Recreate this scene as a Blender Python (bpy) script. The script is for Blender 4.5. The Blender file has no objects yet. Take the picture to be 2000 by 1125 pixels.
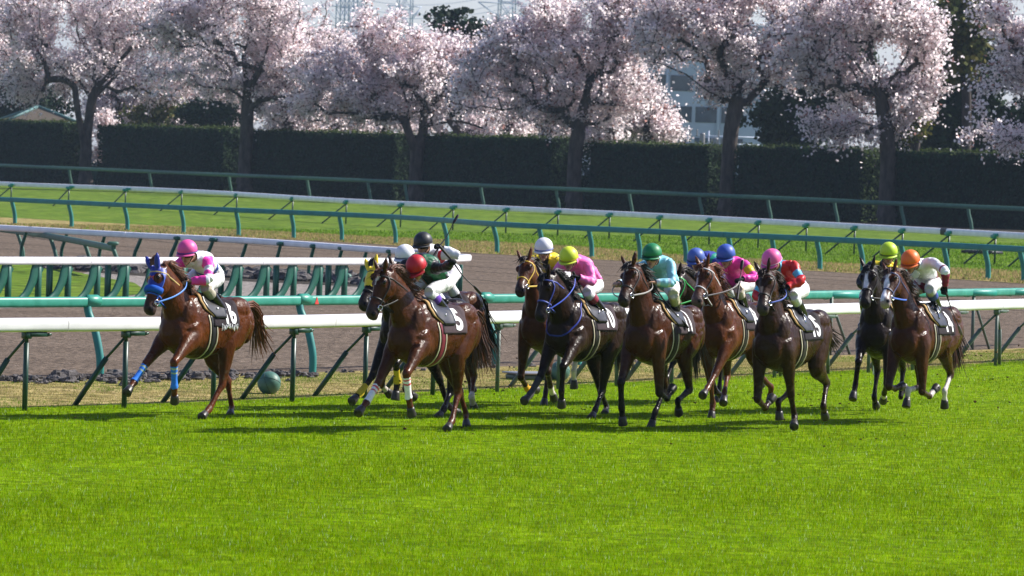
import bpy, bmesh, math, random
import numpy as np
from mathutils import Vector, Matrix, noise
from mathutils.bvhtree import BVHTree

# ------------------------------------------------------------------ camera, sky, sun, exposure
SC = bpy.context.scene
COL = SC.collection
FPX, CAMH = 9000.0, 3.3
ROLL, PITCH = math.atan(0.0315), math.atan(245.5 / 9000)
CF = np.array([0, math.cos(PITCH), -math.sin(PITCH)])
_R0 = np.array([1.0, 0, 0]); _U0 = np.cross(_R0, CF)
CR = math.cos(ROLL) * _R0 + math.sin(ROLL) * _U0
CU = -math.sin(ROLL) * _R0 + math.cos(ROLL) * _U0
CP = np.array([0, 0, CAMH])
cam = bpy.data.cameras.new('camera'); camo = bpy.data.objects.new('camera', cam); COL.objects.link(camo)
cam.sensor_width = 36.0; cam.lens = FPX / 2000 * 36.0
cam.clip_start = 0.5; cam.clip_end = 12000
M = Matrix([list(CR) + [0], list(CU) + [0], list(-CF) + [0], [0, 0, 0, 1]]).transposed()
M.translation = Vector(CP); camo.matrix_world = M
cam.dof.use_dof = True; cam.dof.focus_distance = 58.0; cam.dof.aperture_fstop = 8.0
SC.camera = camo

SUN_DIR = np.array([0.74, 0.27, 0.65]); SUN_DIR /= np.linalg.norm(SUN_DIR)
w = bpy.data.worlds.new('World'); SC.world = w; w.use_nodes = True
nt = w.node_tree; nt.nodes.clear()
sky = nt.nodes.new('ShaderNodeTexSky'); sky.sky_type = 'NISHITA'; sky.sun_disc = False
sky.sun_elevation = math.asin(SUN_DIR[2]); sky.sun_rotation = math.atan2(SUN_DIR[0], SUN_DIR[1])
sky.air_density = 1.0; sky.dust_density = 0.6; sky.ozone_density = 1.0
bg = nt.nodes.new('ShaderNodeBackground'); bg.inputs[1].default_value = 0.078
out = nt.nodes.new('ShaderNodeOutputWorld')
tint = nt.nodes.new('ShaderNodeMix'); tint.data_type = 'RGBA'; tint.blend_type = 'MULTIPLY'; tint.inputs[0].default_value = 1; tint.inputs[7].default_value = (.99, .955, 1.20, 1)
nt.links.new(sky.outputs[0], tint.inputs[6]); nt.links.new(tint.outputs[2], bg.inputs[0]); nt.links.new(bg.outputs[0], out.inputs[0])
sl = bpy.data.lights.new('sun', 'SUN'); sl.energy = 5.0; sl.angle = math.radians(0.5); sl.color = (1, .955, .88)
so = bpy.data.objects.new('sun', sl); COL.objects.link(so)
so.rotation_euler = Vector(SUN_DIR).to_track_quat('Z', 'Y').to_euler()
SC.view_settings.view_transform = 'Standard'; SC.view_settings.look = 'None'
SC.view_settings.exposure = 0.76; SC.view_settings.gamma = 1.0
SC.cycles.max_bounces = 12; SC.cycles.diffuse_bounces = 10; SC.cycles.transmission_bounces = 10; SC.cycles.transparent_max_bounces = 4; SC.cycles.volume_bounces = 0
SC.cycles.use_denoising = True
SC.cycles.caustics_reflective = False; SC.cycles.caustics_refractive = False

def ray(px, py): return CF + CR * (px - 1000) / FPX + CU * (562.5 - py) / FPX
def gnd(px, py, z=0.0):
    d = ray(px, py); return CP + d * (z - CAMH) / d[2]
def at(px, py, Y):
    d = ray(px, py); return CP + d * Y / d[1]
def hor(px): return 317 + 0.0315 * (px - 1000)

RNG = np.random.default_rng(7); random.seed(7)

# ------------------------------------------------------------------ materials
def new_mat(name):
    m = bpy.data.materials.new(name); m.use_nodes = True
    n = m.node_tree.nodes; l = m.node_tree.links
    return m, n, l, n['Principled BSDF']
def pmat(name, col, rough=0.5, spec=0.5, metal=0.0, var=0.15, scale=8.0, bump=0.0, bscale=60.0, coat=0.0, var2=None, stretch=None):
    m, n, l, b = new_mat(name)
    b.inputs['Roughness'].default_value = rough; b.inputs['Specular IOR Level'].default_value = spec
    b.inputs['Metallic'].default_value = metal; b.inputs['Coat Weight'].default_value = coat
    tc = n.new('ShaderNodeTexCoord'); nz = n.new('ShaderNodeTexNoise'); nz.inputs['Scale'].default_value = scale; nz.inputs['Detail'].default_value = 5
    src = tc.outputs['Object']
    if stretch:
        mp = n.new('ShaderNodeMapping'); mp.inputs['Scale'].default_value = stretch; l.new(src, mp.inputs[0]); src = mp.outputs[0]
    l.new(src, nz.inputs['Vector'])
    cr = n.new('ShaderNodeValToRGB'); c = np.array(col)
    cr.color_ramp.elements[0].position = .3; cr.color_ramp.elements[1].position = .7
    cr.color_ramp.elements[0].color = (*(c * (1 - var)), 1)
    cr.color_ramp.elements[1].color = (*(np.array(var2) if var2 is not None else np.minimum(c * (1 + var), 1)), 1)
    l.new(nz.outputs[0], cr.inputs[0]); l.new(cr.outputs[0], b.inputs['Base Color'])
    if bump:
        n2 = n.new('ShaderNodeTexNoise'); n2.inputs['Scale'].default_value = bscale; n2.inputs['Detail'].default_value = 4; l.new(src, n2.inputs['Vector'])
        bp = n.new('ShaderNodeBump'); bp.inputs['Strength'].default_value = bump; bp.inputs['Distance'].default_value = 0.02
        l.new(n2.outputs[0], bp.inputs['Height']); l.new(bp.outputs[0], b.inputs['Normal'])
    return m
def amat(name, rough=0.5, spec=0.5, sheen=0.0, transl=0.0, var=0.2, scale=20.0, bump=0.0, bscale=80.0, rvar=0.0, coat=0.0):
    """colour from the mesh's own 'tint' attribute times a little procedural variation"""
    m, n, l, b = new_mat(name)
    at_ = n.new('ShaderNodeAttribute'); at_.attribute_name = 'tint'
    tc = n.new('ShaderNodeTexCoord'); nz = n.new('ShaderNodeTexNoise'); nz.inputs['Scale'].default_value = scale; nz.inputs['Detail'].default_value = 4
    l.new(tc.outputs['Object'], nz.inputs['Vector'])
    mr = n.new('ShaderNodeMapRange'); mr.inputs[1].default_value = .3; mr.inputs[2].default_value = .7; mr.inputs[3].default_value = 1 - var; mr.inputs[4].default_value = 1 + var
    l.new(nz.outputs[0], mr.inputs[0])
    mx = n.new('ShaderNodeMix'); mx.data_type = 'RGBA'; mx.blend_type = 'MULTIPLY'; mx.inputs[0].default_value = 1
    l.new(at_.outputs['Color'], mx.inputs[6]); l.new(mr.outputs[0], mx.inputs[7]); l.new(mx.outputs[2], b.inputs['Base Color'])
    b.inputs['Roughness'].default_value = rough; b.inputs['Specular IOR Level'].default_value = spec; b.inputs['Coat Weight'].default_value = coat
    b.inputs['Coat Roughness'].default_value = .17
    if rvar:
        m2 = n.new('ShaderNodeMapRange'); m2.inputs[1].default_value = .35; m2.inputs[2].default_value = .65; m2.inputs[3].default_value = rough - rvar; m2.inputs[4].default_value = rough + rvar
        n3 = n.new('ShaderNodeTexNoise'); n3.inputs['Scale'].default_value = 7; n3.inputs['Detail'].default_value = 6; l.new(tc.outputs['Object'], n3.inputs['Vector'])
        l.new(n3.outputs[0], m2.inputs[0]); l.new(m2.outputs[0], b.inputs['Roughness'])
    if bump:
        n2 = n.new('ShaderNodeTexNoise'); n2.inputs['Scale'].default_value = bscale; n2.inputs['Detail'].default_value = 3; l.new(tc.outputs['Object'], n2.inputs['Vector'])
        bp = n.new('ShaderNodeBump'); bp.inputs['Strength'].default_value = bump; bp.inputs['Distance'].default_value = 0.015
        l.new(n2.outputs[0], bp.inputs['Height']); l.new(bp.outputs[0], b.inputs['Normal'])
    if transl:
        tr = n.new('ShaderNodeBsdfTranslucent'); ms = n.new('ShaderNodeMixShader'); ms.inputs[0].default_value = transl
        l.new(mx.outputs[2], tr.inputs[0]); l.new(b.outputs[0], ms.inputs[1]); l.new(tr.outputs[0], ms.inputs[2])
        l.new(ms.outputs[0], n['Material Output'].inputs[0])
    return m
MT = dict(
    coat=amat('horse coat', .36, .11, var=.32, scale=9, bump=.65, bscale=26, rvar=.14, coat=.07),
    hair=amat('horse hair', .45, .5, var=.2, transl=.15),
    cloth=amat('silk cloth', .45, .35, var=.06, scale=14, bump=.35, bscale=16),
    fabric=amat('matt fabric', .8, .2, var=.12, scale=40, bump=.2, bscale=90),
    skin=amat('skin', .5, .4, var=.1),
    shell=amat('helmet shell', .48, .4, var=.05, scale=10),
    leather=pmat('black leather', (.012, .011, .011), .35, .5),
    boot=pmat('boot leather', (.013, .012, .012), .25, .6),
    pad=pmat('tan pad', (.42, .27, .11), .8, .2),
    strap=amat('strap', .5, .4, var=.1),
    metal=pmat('bright metal', (.6, .6, .6), .25, .5, metal=1.0),
    hoof=pmat('hoof horn', (.03, .026, .023), .4, .4, var=.4, scale=20),
    eye=pmat('eye', (.006, .004, .003), .08, .6),
    white=pmat('white rail paint', (.84, .83, .83), .35, .5, var=.10, scale=2.5, bump=.03, bscale=5),
    number=pmat('white number', (.85, .85, .85), .6, .3, var=.02),
    green=pmat('turquoise rail paint', (.022, .25, .175), .4, .4, var=.14, scale=5, var2=(.045, .31, .225)),
    farg=pmat('green rail paint weathered', (.02, .20, .18), .5, .4, var=.15, scale=3),
    paleg=pmat('pale green rail paint', (.045, .125, .085), .55, .4, var=.2, scale=3),
    midg=pmat('green post paint', (.004, .085, .052), .4, .5, var=.15, scale=6),
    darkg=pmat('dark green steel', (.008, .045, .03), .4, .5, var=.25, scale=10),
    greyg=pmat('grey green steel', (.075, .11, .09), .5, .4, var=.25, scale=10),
    capg=pmat('bracket green paint', (.01, .26, .20), .4, .5, var=.12, scale=8),
    ball=pmat('green plastic ball', (.06, .15, .115), .5, .4, var=.15, scale=12),
    black=pmat('black rubber', (.015, .015, .018), .5, .4),
    red=pmat('red paint', (.6, .05, .04), .5, .4),
    bark=pmat('cherry bark', (.042, .033, .031), .9, .2, var=.5, scale=3, bump=.9, bscale=6, var2=(.095, .075, .066), stretch=(1, 1, .35)),
    blossom=amat('cherry blossom', .8, .1, var=.16, scale=.5, transl=.78),
    leaf=amat('foliage', .65, .08, var=.25, scale=1.0, transl=.2),
    hedgecore=pmat('hedge core', (.006, .012, .005), .9, .1, var=.3, scale=3),
    blade=amat('grass blade', .6, .0, var=.14, scale=.9, transl=.5),
    rock=pmat('dark rubble', (.07, .062, .06), .9, .2, var=.5, scale=9, bump=.8, bscale=30, var2=(.16, .145, .14)),
    clod=pmat('turf clod', (.06, .035, .015), .95, .1, var=.4, scale=30),
    wall=pmat('pale wall', (.50, .54, .60), .7, .3, var=.05, scale=.5),  # bluish cast of distance haze put into the wall colour
    glass=pmat('window glass', (.05, .075, .10), .1, .6, var=.3, scale=.6),
    steel=pmat('galvanised steel', (.42, .48, .58), .5, .4, var=.1, scale=1),  # paler and bluer than bare steel: distance haze put into the colour
    roof=pmat('brown roof tile', (.085, .07, .055), .8, .2, var=.3, scale=6, bump=.6, bscale=10, stretch=(1, 1, 6)),
    roofedge=pmat('teal roof ridge', (.08, .18, .18), .6, .4),
    board=pmat('green board', (.016, .07, .055), .6, .3),
    ceramic=pmat('insulator', (.25, .24, .24), .3, .5),
)

# ------------------------------------------------------------------ mesh helpers
class G:
    """collects vertices, quads, triangles (with colour per vertex and material index per face) for ONE mesh"""
    def __init__(s): s.v = []; s.q = []; s.t = []; s.c = []; s.n = 0; s.qm = []; s.tm = []
    def add(s, V, Q=None, T=None, col=None, mi=0):
        V = np.asarray(V, float).reshape(-1, 3); s.v.append(V)
        if Q is not None and len(Q): s.q.append(np.asarray(Q, int).reshape(-1, 4) + s.n); s.qm.append(np.full(len(s.q[-1]), mi))
        if T is not None and len(T): s.t.append(np.asarray(T, int).reshape(-1, 3) + s.n); s.tm.append(np.full(len(s.t[-1]), mi))
        if col is not None:
            c = np.asarray(col, float)
            s.c.append(np.broadcast_to(c, (len(V), 3)) if c.ndim == 1 else c)
        s.n += len(V); return s
    def arrays(s):
        V = np.concatenate(s.v) if s.v else np.zeros((0, 3))
        Q = np.concatenate(s.q) if s.q else np.zeros((0, 4), int)
        T = np.concatenate(s.t) if s.t else np.zeros((0, 3), int)
        return V, Q, T
    def mesh(s, name, mats, smooth=True):
        V, Q, T = s.arrays(); me = bpy.data.meshes.new(name)
        me.vertices.add(len(V)); me.vertices.foreach_set('co', V.astype(np.float32).ravel())
        nl = Q.size + T.size; me.loops.add(nl)
        me.loops.foreach_set('vertex_index', np.concatenate([Q.ravel(), T.ravel()]).astype(np.int32))
        np_ = len(Q) + len(T); me.polygons.add(np_)
        ls = np.concatenate([np.arange(len(Q)) * 4, Q.size + np.arange(len(T)) * 3]).astype(np.int32)
        me.polygons.foreach_set('loop_start', ls)
        for m in (mats if isinstance(mats, (list, tuple)) else [mats]): me.materials.append(m)
        mi = np.concatenate([np.concatenate(s.qm) if s.qm else np.zeros(0), np.concatenate(s.tm) if s.tm else np.zeros(0)]).astype(np.int32)
        me.polygons.foreach_set('material_index', mi)
        me.polygons.foreach_set('use_smooth', np.full(np_, smooth, bool))
        me.update(calc_edges=True)
        if s.c and sum(len(c) for c in s.c) == len(V):
            a = me.attributes.new('tint', 'FLOAT_COLOR', 'POINT')
            c4 = np.ones((len(V), 4), np.float32); c4[:, :3] = np.concatenate(s.c); a.data.foreach_set('color', c4.ravel())
        me.validate(); return me
    def obj(s, name, mats, parent=None, smooth=True, loc=None):
        o = bpy.data.objects.new(name, s.mesh(name, mats, smooth)); COL.objects.link(o)
        if parent is not None: o.parent = parent
        if loc is not None: o.location = loc
        return o
def tag(o, label=None, cat=None, group=None, kind=None):
    if label: o['label'] = label
    if cat: o['category'] = cat
    if group: o['group'] = group
    if kind: o['kind'] = kind
    return o
def empty(name, loc, rz=0.0):
    o = bpy.data.objects.new(name, None); COL.objects.link(o); o.location = loc; o.rotation_euler = (0, 0, rz); o.empty_display_size = .2
    return o
def link_copy(src, parent=None, loc=None, rz=None):
    o = src.copy(); COL.objects.link(o)
    if parent is not None: o.parent = parent
    if loc is not None: o.location = loc
    if rz is not None: o.rotation_euler = (0, 0, rz)
    return o
def resample(A, sub):
    A = np.asarray(A, float)
    if sub <= 1 or len(A) < 3: return A
    P = np.vstack([2 * A[0] - A[1], A, 2 * A[-1] - A[-2]]); o = []
    for i in range(1, len(P) - 2):
        p0, p1, p2, p3 = P[i - 1:i + 3]
        for k in range(sub):
            t = k / sub
            o.append(.5 * ((2 * p1) + (-p0 + p2) * t + (2 * p0 - 5 * p1 + 4 * p2 - p3) * t * t + (-p0 + 3 * p1 - 3 * p2 + p3) * t ** 3))
    o.append(A[-1]); return np.array(o)
def unit(v): v = np.asarray(v, float); return v / (np.linalg.norm(v) + 1e-12)
def rings(C, A, B, n=14, cap=True):
    k = len(C); th = np.arange(n) * 2 * math.pi / n
    V = C[:, None, :] + np.cos(th)[None, :, None] * A[:, None, :] + np.sin(th)[None, :, None] * B[:, None, :]
    i = np.arange(k - 1)[:, None] * n; j = np.arange(n)[None, :]; j2 = (j + 1) % n
    Q = np.stack([i + j, i + j2, i + n + j2, i + n + j], -1).reshape(-1, 4)
    V = V.reshape(-1, 3); T = None
    if cap:
        V = np.vstack([V, C[0], C[-1]]); a = np.arange(n); b = (a + 1) % n
        T = np.vstack([np.stack([b, a, np.full(n, k * n)], -1), np.stack([a + (k - 1) * n, b + (k - 1) * n, np.full(n, k * n + 1)], -1)])
    return V, Q, T
def tube(P, ra, rb=None, lat=(0, 1, 0), n=14, sub=4, cap=True):
    """loft along P; ra = radius across the path and lat, rb = radius along lat"""
    P = np.asarray(P, float); k = len(P); ra = np.broadcast_to(np.asarray(ra, float), (k,)); rb = ra if rb is None else np.broadcast_to(np.asarray(rb, float), (k,))
    D = resample(np.column_stack([P, ra, rb]), sub); P = D[:, :3]; ra = np.maximum(D[:, 3], .0015); rb = np.maximum(D[:, 4], .0015)
    T = np.gradient(P, axis=0); T /= np.linalg.norm(T, axis=1)[:, None] + 1e-12
    lat = np.asarray(lat, float); L = lat[None] - (T @ lat)[:, None] * T
    bad = np.linalg.norm(L, axis=1) < .15
    if bad.any():
        alt = np.array([1., 0, 0]) if abs(lat[0]) < .8 else np.array([0, 0, 1.]); L[bad] = alt[None] - (T[bad] @ alt)[:, None] * T[bad]
    L /= np.linalg.norm(L, axis=1)[:, None]; Fv = np.cross(T, L)
    return rings(P, Fv * ra[:, None], L * rb[:, None], n, cap)
def ell(c, r, rot=None, n=12, m=8):
    ph = np.linspace(-math.pi / 2, math.pi / 2, m + 1)[1:-1]; th = np.arange(n) * 2 * math.pi / n
    V = np.stack([np.cos(ph)[:, None] * np.cos(th), np.cos(ph)[:, None] * np.sin(th), np.broadcast_to(np.sin(ph)[:, None], (m - 1, n))], -1).reshape(-1, 3)
    i = np.arange(m - 2)[:, None] * n; j = np.arange(n)[None]; j2 = (j + 1) % n
    Q = np.stack([i + j, i + j2, i + n + j2, i + n + j], -1).reshape(-1, 4)
    a = np.arange(n); b = (a + 1) % n; N = len(V)
    V = np.vstack([V, [0, 0, -1], [0, 0, 1]])
    T = np.vstack([np.stack([b, a, np.full(n, N)], -1), np.stack([a + (m - 2) * n, b + (m - 2) * n, np.full(n, N + 1)], -1)])
    V = V * np.asarray(r, float)
    if rot is not None: V = V @ np.asarray(rot, float).T
    return V + np.asarray(c, float), Q, T
def box(c, h, rz=0.0, bevel=0.0):
    """box with half sizes h; a small bevel is cut as an octagonal profile in z"""
    hx, hy, hz = h; b = min(bevel, hx * .9, hy * .9, hz * .9)
    if b > 0:
        zs = [-hz, -hz + b, hz - b, hz]; ins = [b, 0, 0, b]
        V = []
        for z_, i_ in zip(zs, ins):
            x, y = hx - i_, hy - i_
            V += [(-x, -y + b, z_), (-x + b, -y, z_), (x - b, -y, z_), (x, -y + b, z_), (x, y - b, z_), (x - b, y, z_), (-x + b, y, z_), (-x, y - b, z_)]
        V = np.array(V); Q = [[k * 8 + j, k * 8 + (j + 1) % 8, k * 8 + 8 + (j + 1) % 8, k * 8 + 8 + j] for k in range(3) for j in range(8)]
        for o in (0, 24):
            q = [[o, o + 1, o + 2, o + 3], [o, o + 3, o + 4, o + 7], [o + 7, o + 4, o + 5, o + 6]]
            Q += q if o else [r[::-1] for r in q]
    else:
        V = np.array([(x, y, z_) for z_ in (-hz, hz) for x, y in ((-hx, -hy), (hx, -hy), (hx, hy), (-hx, hy))])
        Q = [[3, 2, 1, 0], [4, 5, 6, 7], [0, 1, 5, 4], [1, 2, 6, 5], [2, 3, 7, 6], [3, 0, 4, 7]]
    cs, sn = math.cos(rz), math.sin(rz); R = np.array([[cs, -sn, 0], [sn, cs, 0], [0, 0, 1]])
    return V @ R.T + np.asarray(c, float), Q
def bar(p, q, r, n=8):
    p = np.asarray(p, float); q = np.asarray(q, float)
    return tube([p, q], r, n=n, sub=1, lat=(0, 0, 1) if abs(unit(q - p)[2]) < .9 else (0, 1, 0))
def remesh(g, voxel):
    o = g.obj('tmp', []); md = o.modifiers.new('r', 'REMESH'); md.mode = 'VOXEL'; md.voxel_size = voxel
    dg = bpy.context.evaluated_depsgraph_get(); e = o.evaluated_get(dg); me = e.to_mesh()
    V = np.empty(len(me.vertices) * 3, np.float32); me.vertices.foreach_get('co', V); V = V.reshape(-1, 3).astype(float)
    n = len(me.polygons); lt = np.empty(n, np.int32); me.polygons.foreach_get('loop_total', lt)
    li = np.empty(len(me.loops), np.int32); me.loops.foreach_get('vertex_index', li)
    assert (lt == 4).all(); Q = li.reshape(-1, 4).astype(int)
    e.to_mesh_clear(); me0 = o.data; bpy.data.objects.remove(o); bpy.data.meshes.remove(me0)
    return V, Q
def smooth(V, Q, it=6, lam=.5, mu=-.52):
    E = np.vstack([Q[:, [0, 1]], Q[:, [1, 2]], Q[:, [2, 3]], Q[:, [3, 0]]]); E = np.vstack([E, E[:, ::-1]])
    N = len(V); deg = np.bincount(E[:, 0], minlength=N)[:, None] + 1e-9
    for k in range(it * 2):
        A = np.stack([np.bincount(E[:, 0], weights=V[E[:, 1], c], minlength=N) for c in range(3)], 1) / deg
        V = V + (lam if k % 2 == 0 else mu) * (A - V)
    return V
def normals(V, Q):
    fn = np.cross(V[Q[:, 2]] - V[Q[:, 0]], V[Q[:, 3]] - V[Q[:, 1]]); N = np.zeros_like(V)
    for c in range(4): np.add.at(N, Q[:, c], fn)
    return N / (np.linalg.norm(N, axis=1)[:, None] + 1e-12)
def submesh(V, Q, mask):
    """faces whose four vertices all lie in mask, re-indexed"""
    f = Q[mask[Q].all(1)]; u, inv = np.unique(f, return_inverse=True)
    return u, inv.reshape(-1, 4)
def segdist(V, a, b):
    a = np.asarray(a); b = np.asarray(b); d = b - a; t = ((V - a) @ d) / (d @ d); tc = np.clip(t, 0, 1)
    return np.linalg.norm(V - a - tc[:, None] * d, axis=1), t
def sstep(x, a, b): t = np.clip((x - a) / (b - a), 0, 1); return t * t * (3 - 2 * t)
# ------------------------------------------------------------------ ground sheets
def ground_mat(name, c1, c2, c3, scale, bump, bscale, stripes=None, rough=.95):
    m, n, l, b = new_mat(name); b.inputs['Roughness'].default_value = rough; b.inputs['Specular IOR Level'].default_value = .04
    tc = n.new('ShaderNodeTexCoord'); nz = n.new('ShaderNodeTexNoise'); nz.inputs['Scale'].default_value = scale; nz.inputs['Detail'].default_value = 6; nz.inputs['Roughness'].default_value = .65
    src = tc.outputs['Object']
    if stripes:
        mp = n.new('ShaderNodeMapping'); mp.inputs['Rotation'].default_value = (0, 0, stripes[0]); mp.inputs['Scale'].default_value = stripes[1]
        l.new(src, mp.inputs[0]); l.new(mp.outputs[0], nz.inputs['Vector'])
    else: l.new(src, nz.inputs['Vector'])
    cr = n.new('ShaderNodeValToRGB'); e = cr.color_ramp.elements
    e[0].position = .28; e[0].color = (*c1, 1); e[1].position = .72; e[1].color = (*c3, 1); k = e.new(.5); k.color = (*c2, 1)
    n4 = n.new('ShaderNodeTexNoise'); n4.inputs['Scale'].default_value = bscale * .5; n4.inputs['Detail'].default_value = 5; l.new(src, n4.inputs['Vector'])
    md = n.new('ShaderNodeMapRange'); md.inputs[1].default_value = .36; md.inputs[2].default_value = .64; md.inputs[3].default_value = .52; md.inputs[4].default_value = 1.45; l.new(n4.outputs[0], md.inputs[0])
    mx = n.new('ShaderNodeMix'); mx.data_type = 'RGBA'; mx.blend_type = 'MULTIPLY'; mx.inputs[0].default_value = 1
    l.new(nz.outputs[0], cr.inputs[0]); l.new(cr.outputs[0], mx.inputs[6]); l.new(md.outputs[0], mx.inputs[7]); l.new(mx.outputs[2], b.inputs['Base Color'])
    n2 = n.new('ShaderNodeTexNoise'); n2.inputs['Scale'].default_value = bscale; n2.inputs['Detail'].default_value = 6; l.new(src, n2.inputs['Vector'])
    bp = n.new('ShaderNodeBump'); bp.inputs['Strength'].default_value = bump; bp.inputs['Distance'].default_value = .06
    l.new(n2.outputs[0], bp.inputs['Height']); l.new(bp.outputs[0], b.inputs['Normal']); return m
GM = dict(
    base=ground_mat('rough grass land', (.05, .085, .02), (.07, .11, .03), (.10, .12, .04), .05, .5, 3),
    turf=ground_mat('turf soil', (.09, .16, .001), (.13, .21, .001), (.16, .24, .001), .6, .6, 9),
    far=ground_mat('far turf', (.062, .112, .012), (.095, .155, .016), (.135, .185, .026), .45, .8, 3, stripes=(.95, (1, .25, 1))),
    dry=ground_mat('dry grass', (.16, .15, .045), (.27, .215, .085), (.36, .28, .13), .5, .9, 6),
    dirt=ground_mat('harrowed sand', (.105, .080, .060), (.14, .107, .081), (.175, .136, .104), .4, 1.0, 13, stripes=(-.98, (.25, 1.6, 1))),
    pale=ground_mat('pale gravel', (.19, .17, .155), (.23, .205, .185), (.28, .25, .225), 2, .7, 12),
    soil=ground_mat('dark soil', (.03, .028, .024), (.045, .04, .034), (.065, .055, .045), 1, .9, 8),
)
def sheet(name, pts, z, mat, kind='structure'):
    g = G(); V = [(p[0], p[1], z) for p in pts]
    me = bpy.data.meshes.new(name); me.from_pydata(V, [], [list(range(len(V)))]); me.materials.append(mat); me.update()
    if me.polygons[0].normal.z < 0: me.flip_normals()
    o = bpy.data.objects.new(name, me); COL.objects.link(o); tag(o, kind=kind); return o
sheet('ground', [(-4000, -300), (4000, -300), (4000, 6000), (-4000, 6000)], 0, GM['base'])
def ext(P, a, b):
    """extend a plan polyline by a metres at the start, b at the end"""
    P = [np.array(p[:2], float) for p in P]
    return [P[0] - unit(P[1] - P[0]) * a] + P + [P[-1] + unit(P[-1] - P[-2]) * b]
def off(P, d):
    P = [np.array(p[:2], float) for p in P]; o = []
    for i, p in enumerate(P):
        t = unit(P[min(i + 1, len(P) - 1)] - P[max(i - 1, 0)]); o.append(p + d * np.array([-t[1], t[0]]))
    return o
NEARW = resample(np.array([(-8.1, 55.0), (-6.3, 57.14), (-4.87, 58.75), (-2.67, 61.8), (2.13, 69.6), (8.2, 80.0), (12.0, 86.7)]), 6)
NEARG = resample(np.array([(-8.6, 62.9), (-5.88, 66.2), (-4.03, 68.5), (1.0, 75.5), (5.96, 82.8), (11.5, 91.6)]), 6)
FG_PX = [(0, 384.5), (355, 401), (765, 418.5), (962, 432), (1155, 441), (1420, 453), (1600, 461), (1925, 477), (2060, 484)]
FARG = resample(np.array([gnd(x, y, 1.15) for x, y in FG_PX]), 4)[:, :2]
FW_PX = [(-90, 353), (22, 360), (355, 373), (677, 392), (1000, 407), (1291, 421), (1576, 436), (1763, 446), (1944, 456), (2090, 464)]
FARW = resample(np.array([gnd(x, y - 4.5, 1.27) for x, y in FW_PX]), 4)[:, :2]
edge = ext(NEARW, 60, 60)
turf_line = [p for p in off(edge, .55)]
sheet('turf', [(-30, 2), (60, 2), (110, 140)] + turf_line[::-1] + [(-60, 2)], .012, GM['turf'])
dl = off(ext(NEARG, 60, 60), .15)
sheet('dry_verge', turf_line + dl[::-1], .008, GM['dry'])
fg = ext(FARG, 90, 30); fgn = off(fg, -1.2)
sheet('dirt_track', dl + [np.array([70, 125])] + fgn[::-1] + [np.array([-120, 150])], .004, GM['dirt'])
fg2 = off(fg, 10)
sheet('dry_verge', fgn + fg2[::-1], .008, GM['dry'])
hl = [np.array([-95, 480]), np.array([-36.1, 389]), np.array([-7.0, 350]), np.array([15.1, 323]), np.array([24.6, 303]), np.array([60, 255])]
hl_front = ext([gnd(x, y + 4) for x, y in FW_PX], 120, 40)
sheet('far_turf', fg2 + hl_front[::-1], .012, GM['far'])
sheet('hedge_soil', hl_front + off(hl, 12)[::-1], .016, GM['soil'])
def pxpoly(name, pts, z, mat): return sheet(name, [gnd(x, y, z)[:2] for x, y in pts], z, mat)
pxpoly('gravel_strip', [(-60, 584), (60, 560), (215, 520), (420, 527), (640, 545), (760, 558), (800, 575), (740, 588), (400, 592), (-60, 604)], .010, GM['pale'])
pxpoly('soil_strip', [(60, 512), (200, 512), (420, 524), (640, 537), (770, 546), (800, 556), (700, 560), (560, 553), (380, 545), (230, 536), (90, 524)], .014, GM['soil'])
pxpoly('infield_turf', [(-60, 512), (40, 511), (110, 522), (190, 540), (262, 552), (292, 572), (200, 583), (80, 588), (-60, 590)], .018, GM['far'])
# dark harrow grooves on the sand along the far rail
g = G()
for k, (d, wd) in enumerate([(-5, .10), (-8, .14), (-11, .10), (-15.5, .16), (-19, .1), (-24, .12)]):
    a = off(fg, d); b = off(fg, d - wd); n_ = len(a)
    g.add([(p[0], p[1], .011) for p in a] + [(p[0], p[1], .011) for p in b], [[i, i + 1, n_ + i + 1, n_ + i] for i in range(n_ - 1)])
tag(g.obj('harrow_groove', GM['soil'], smooth=False), kind='structure')

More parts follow.
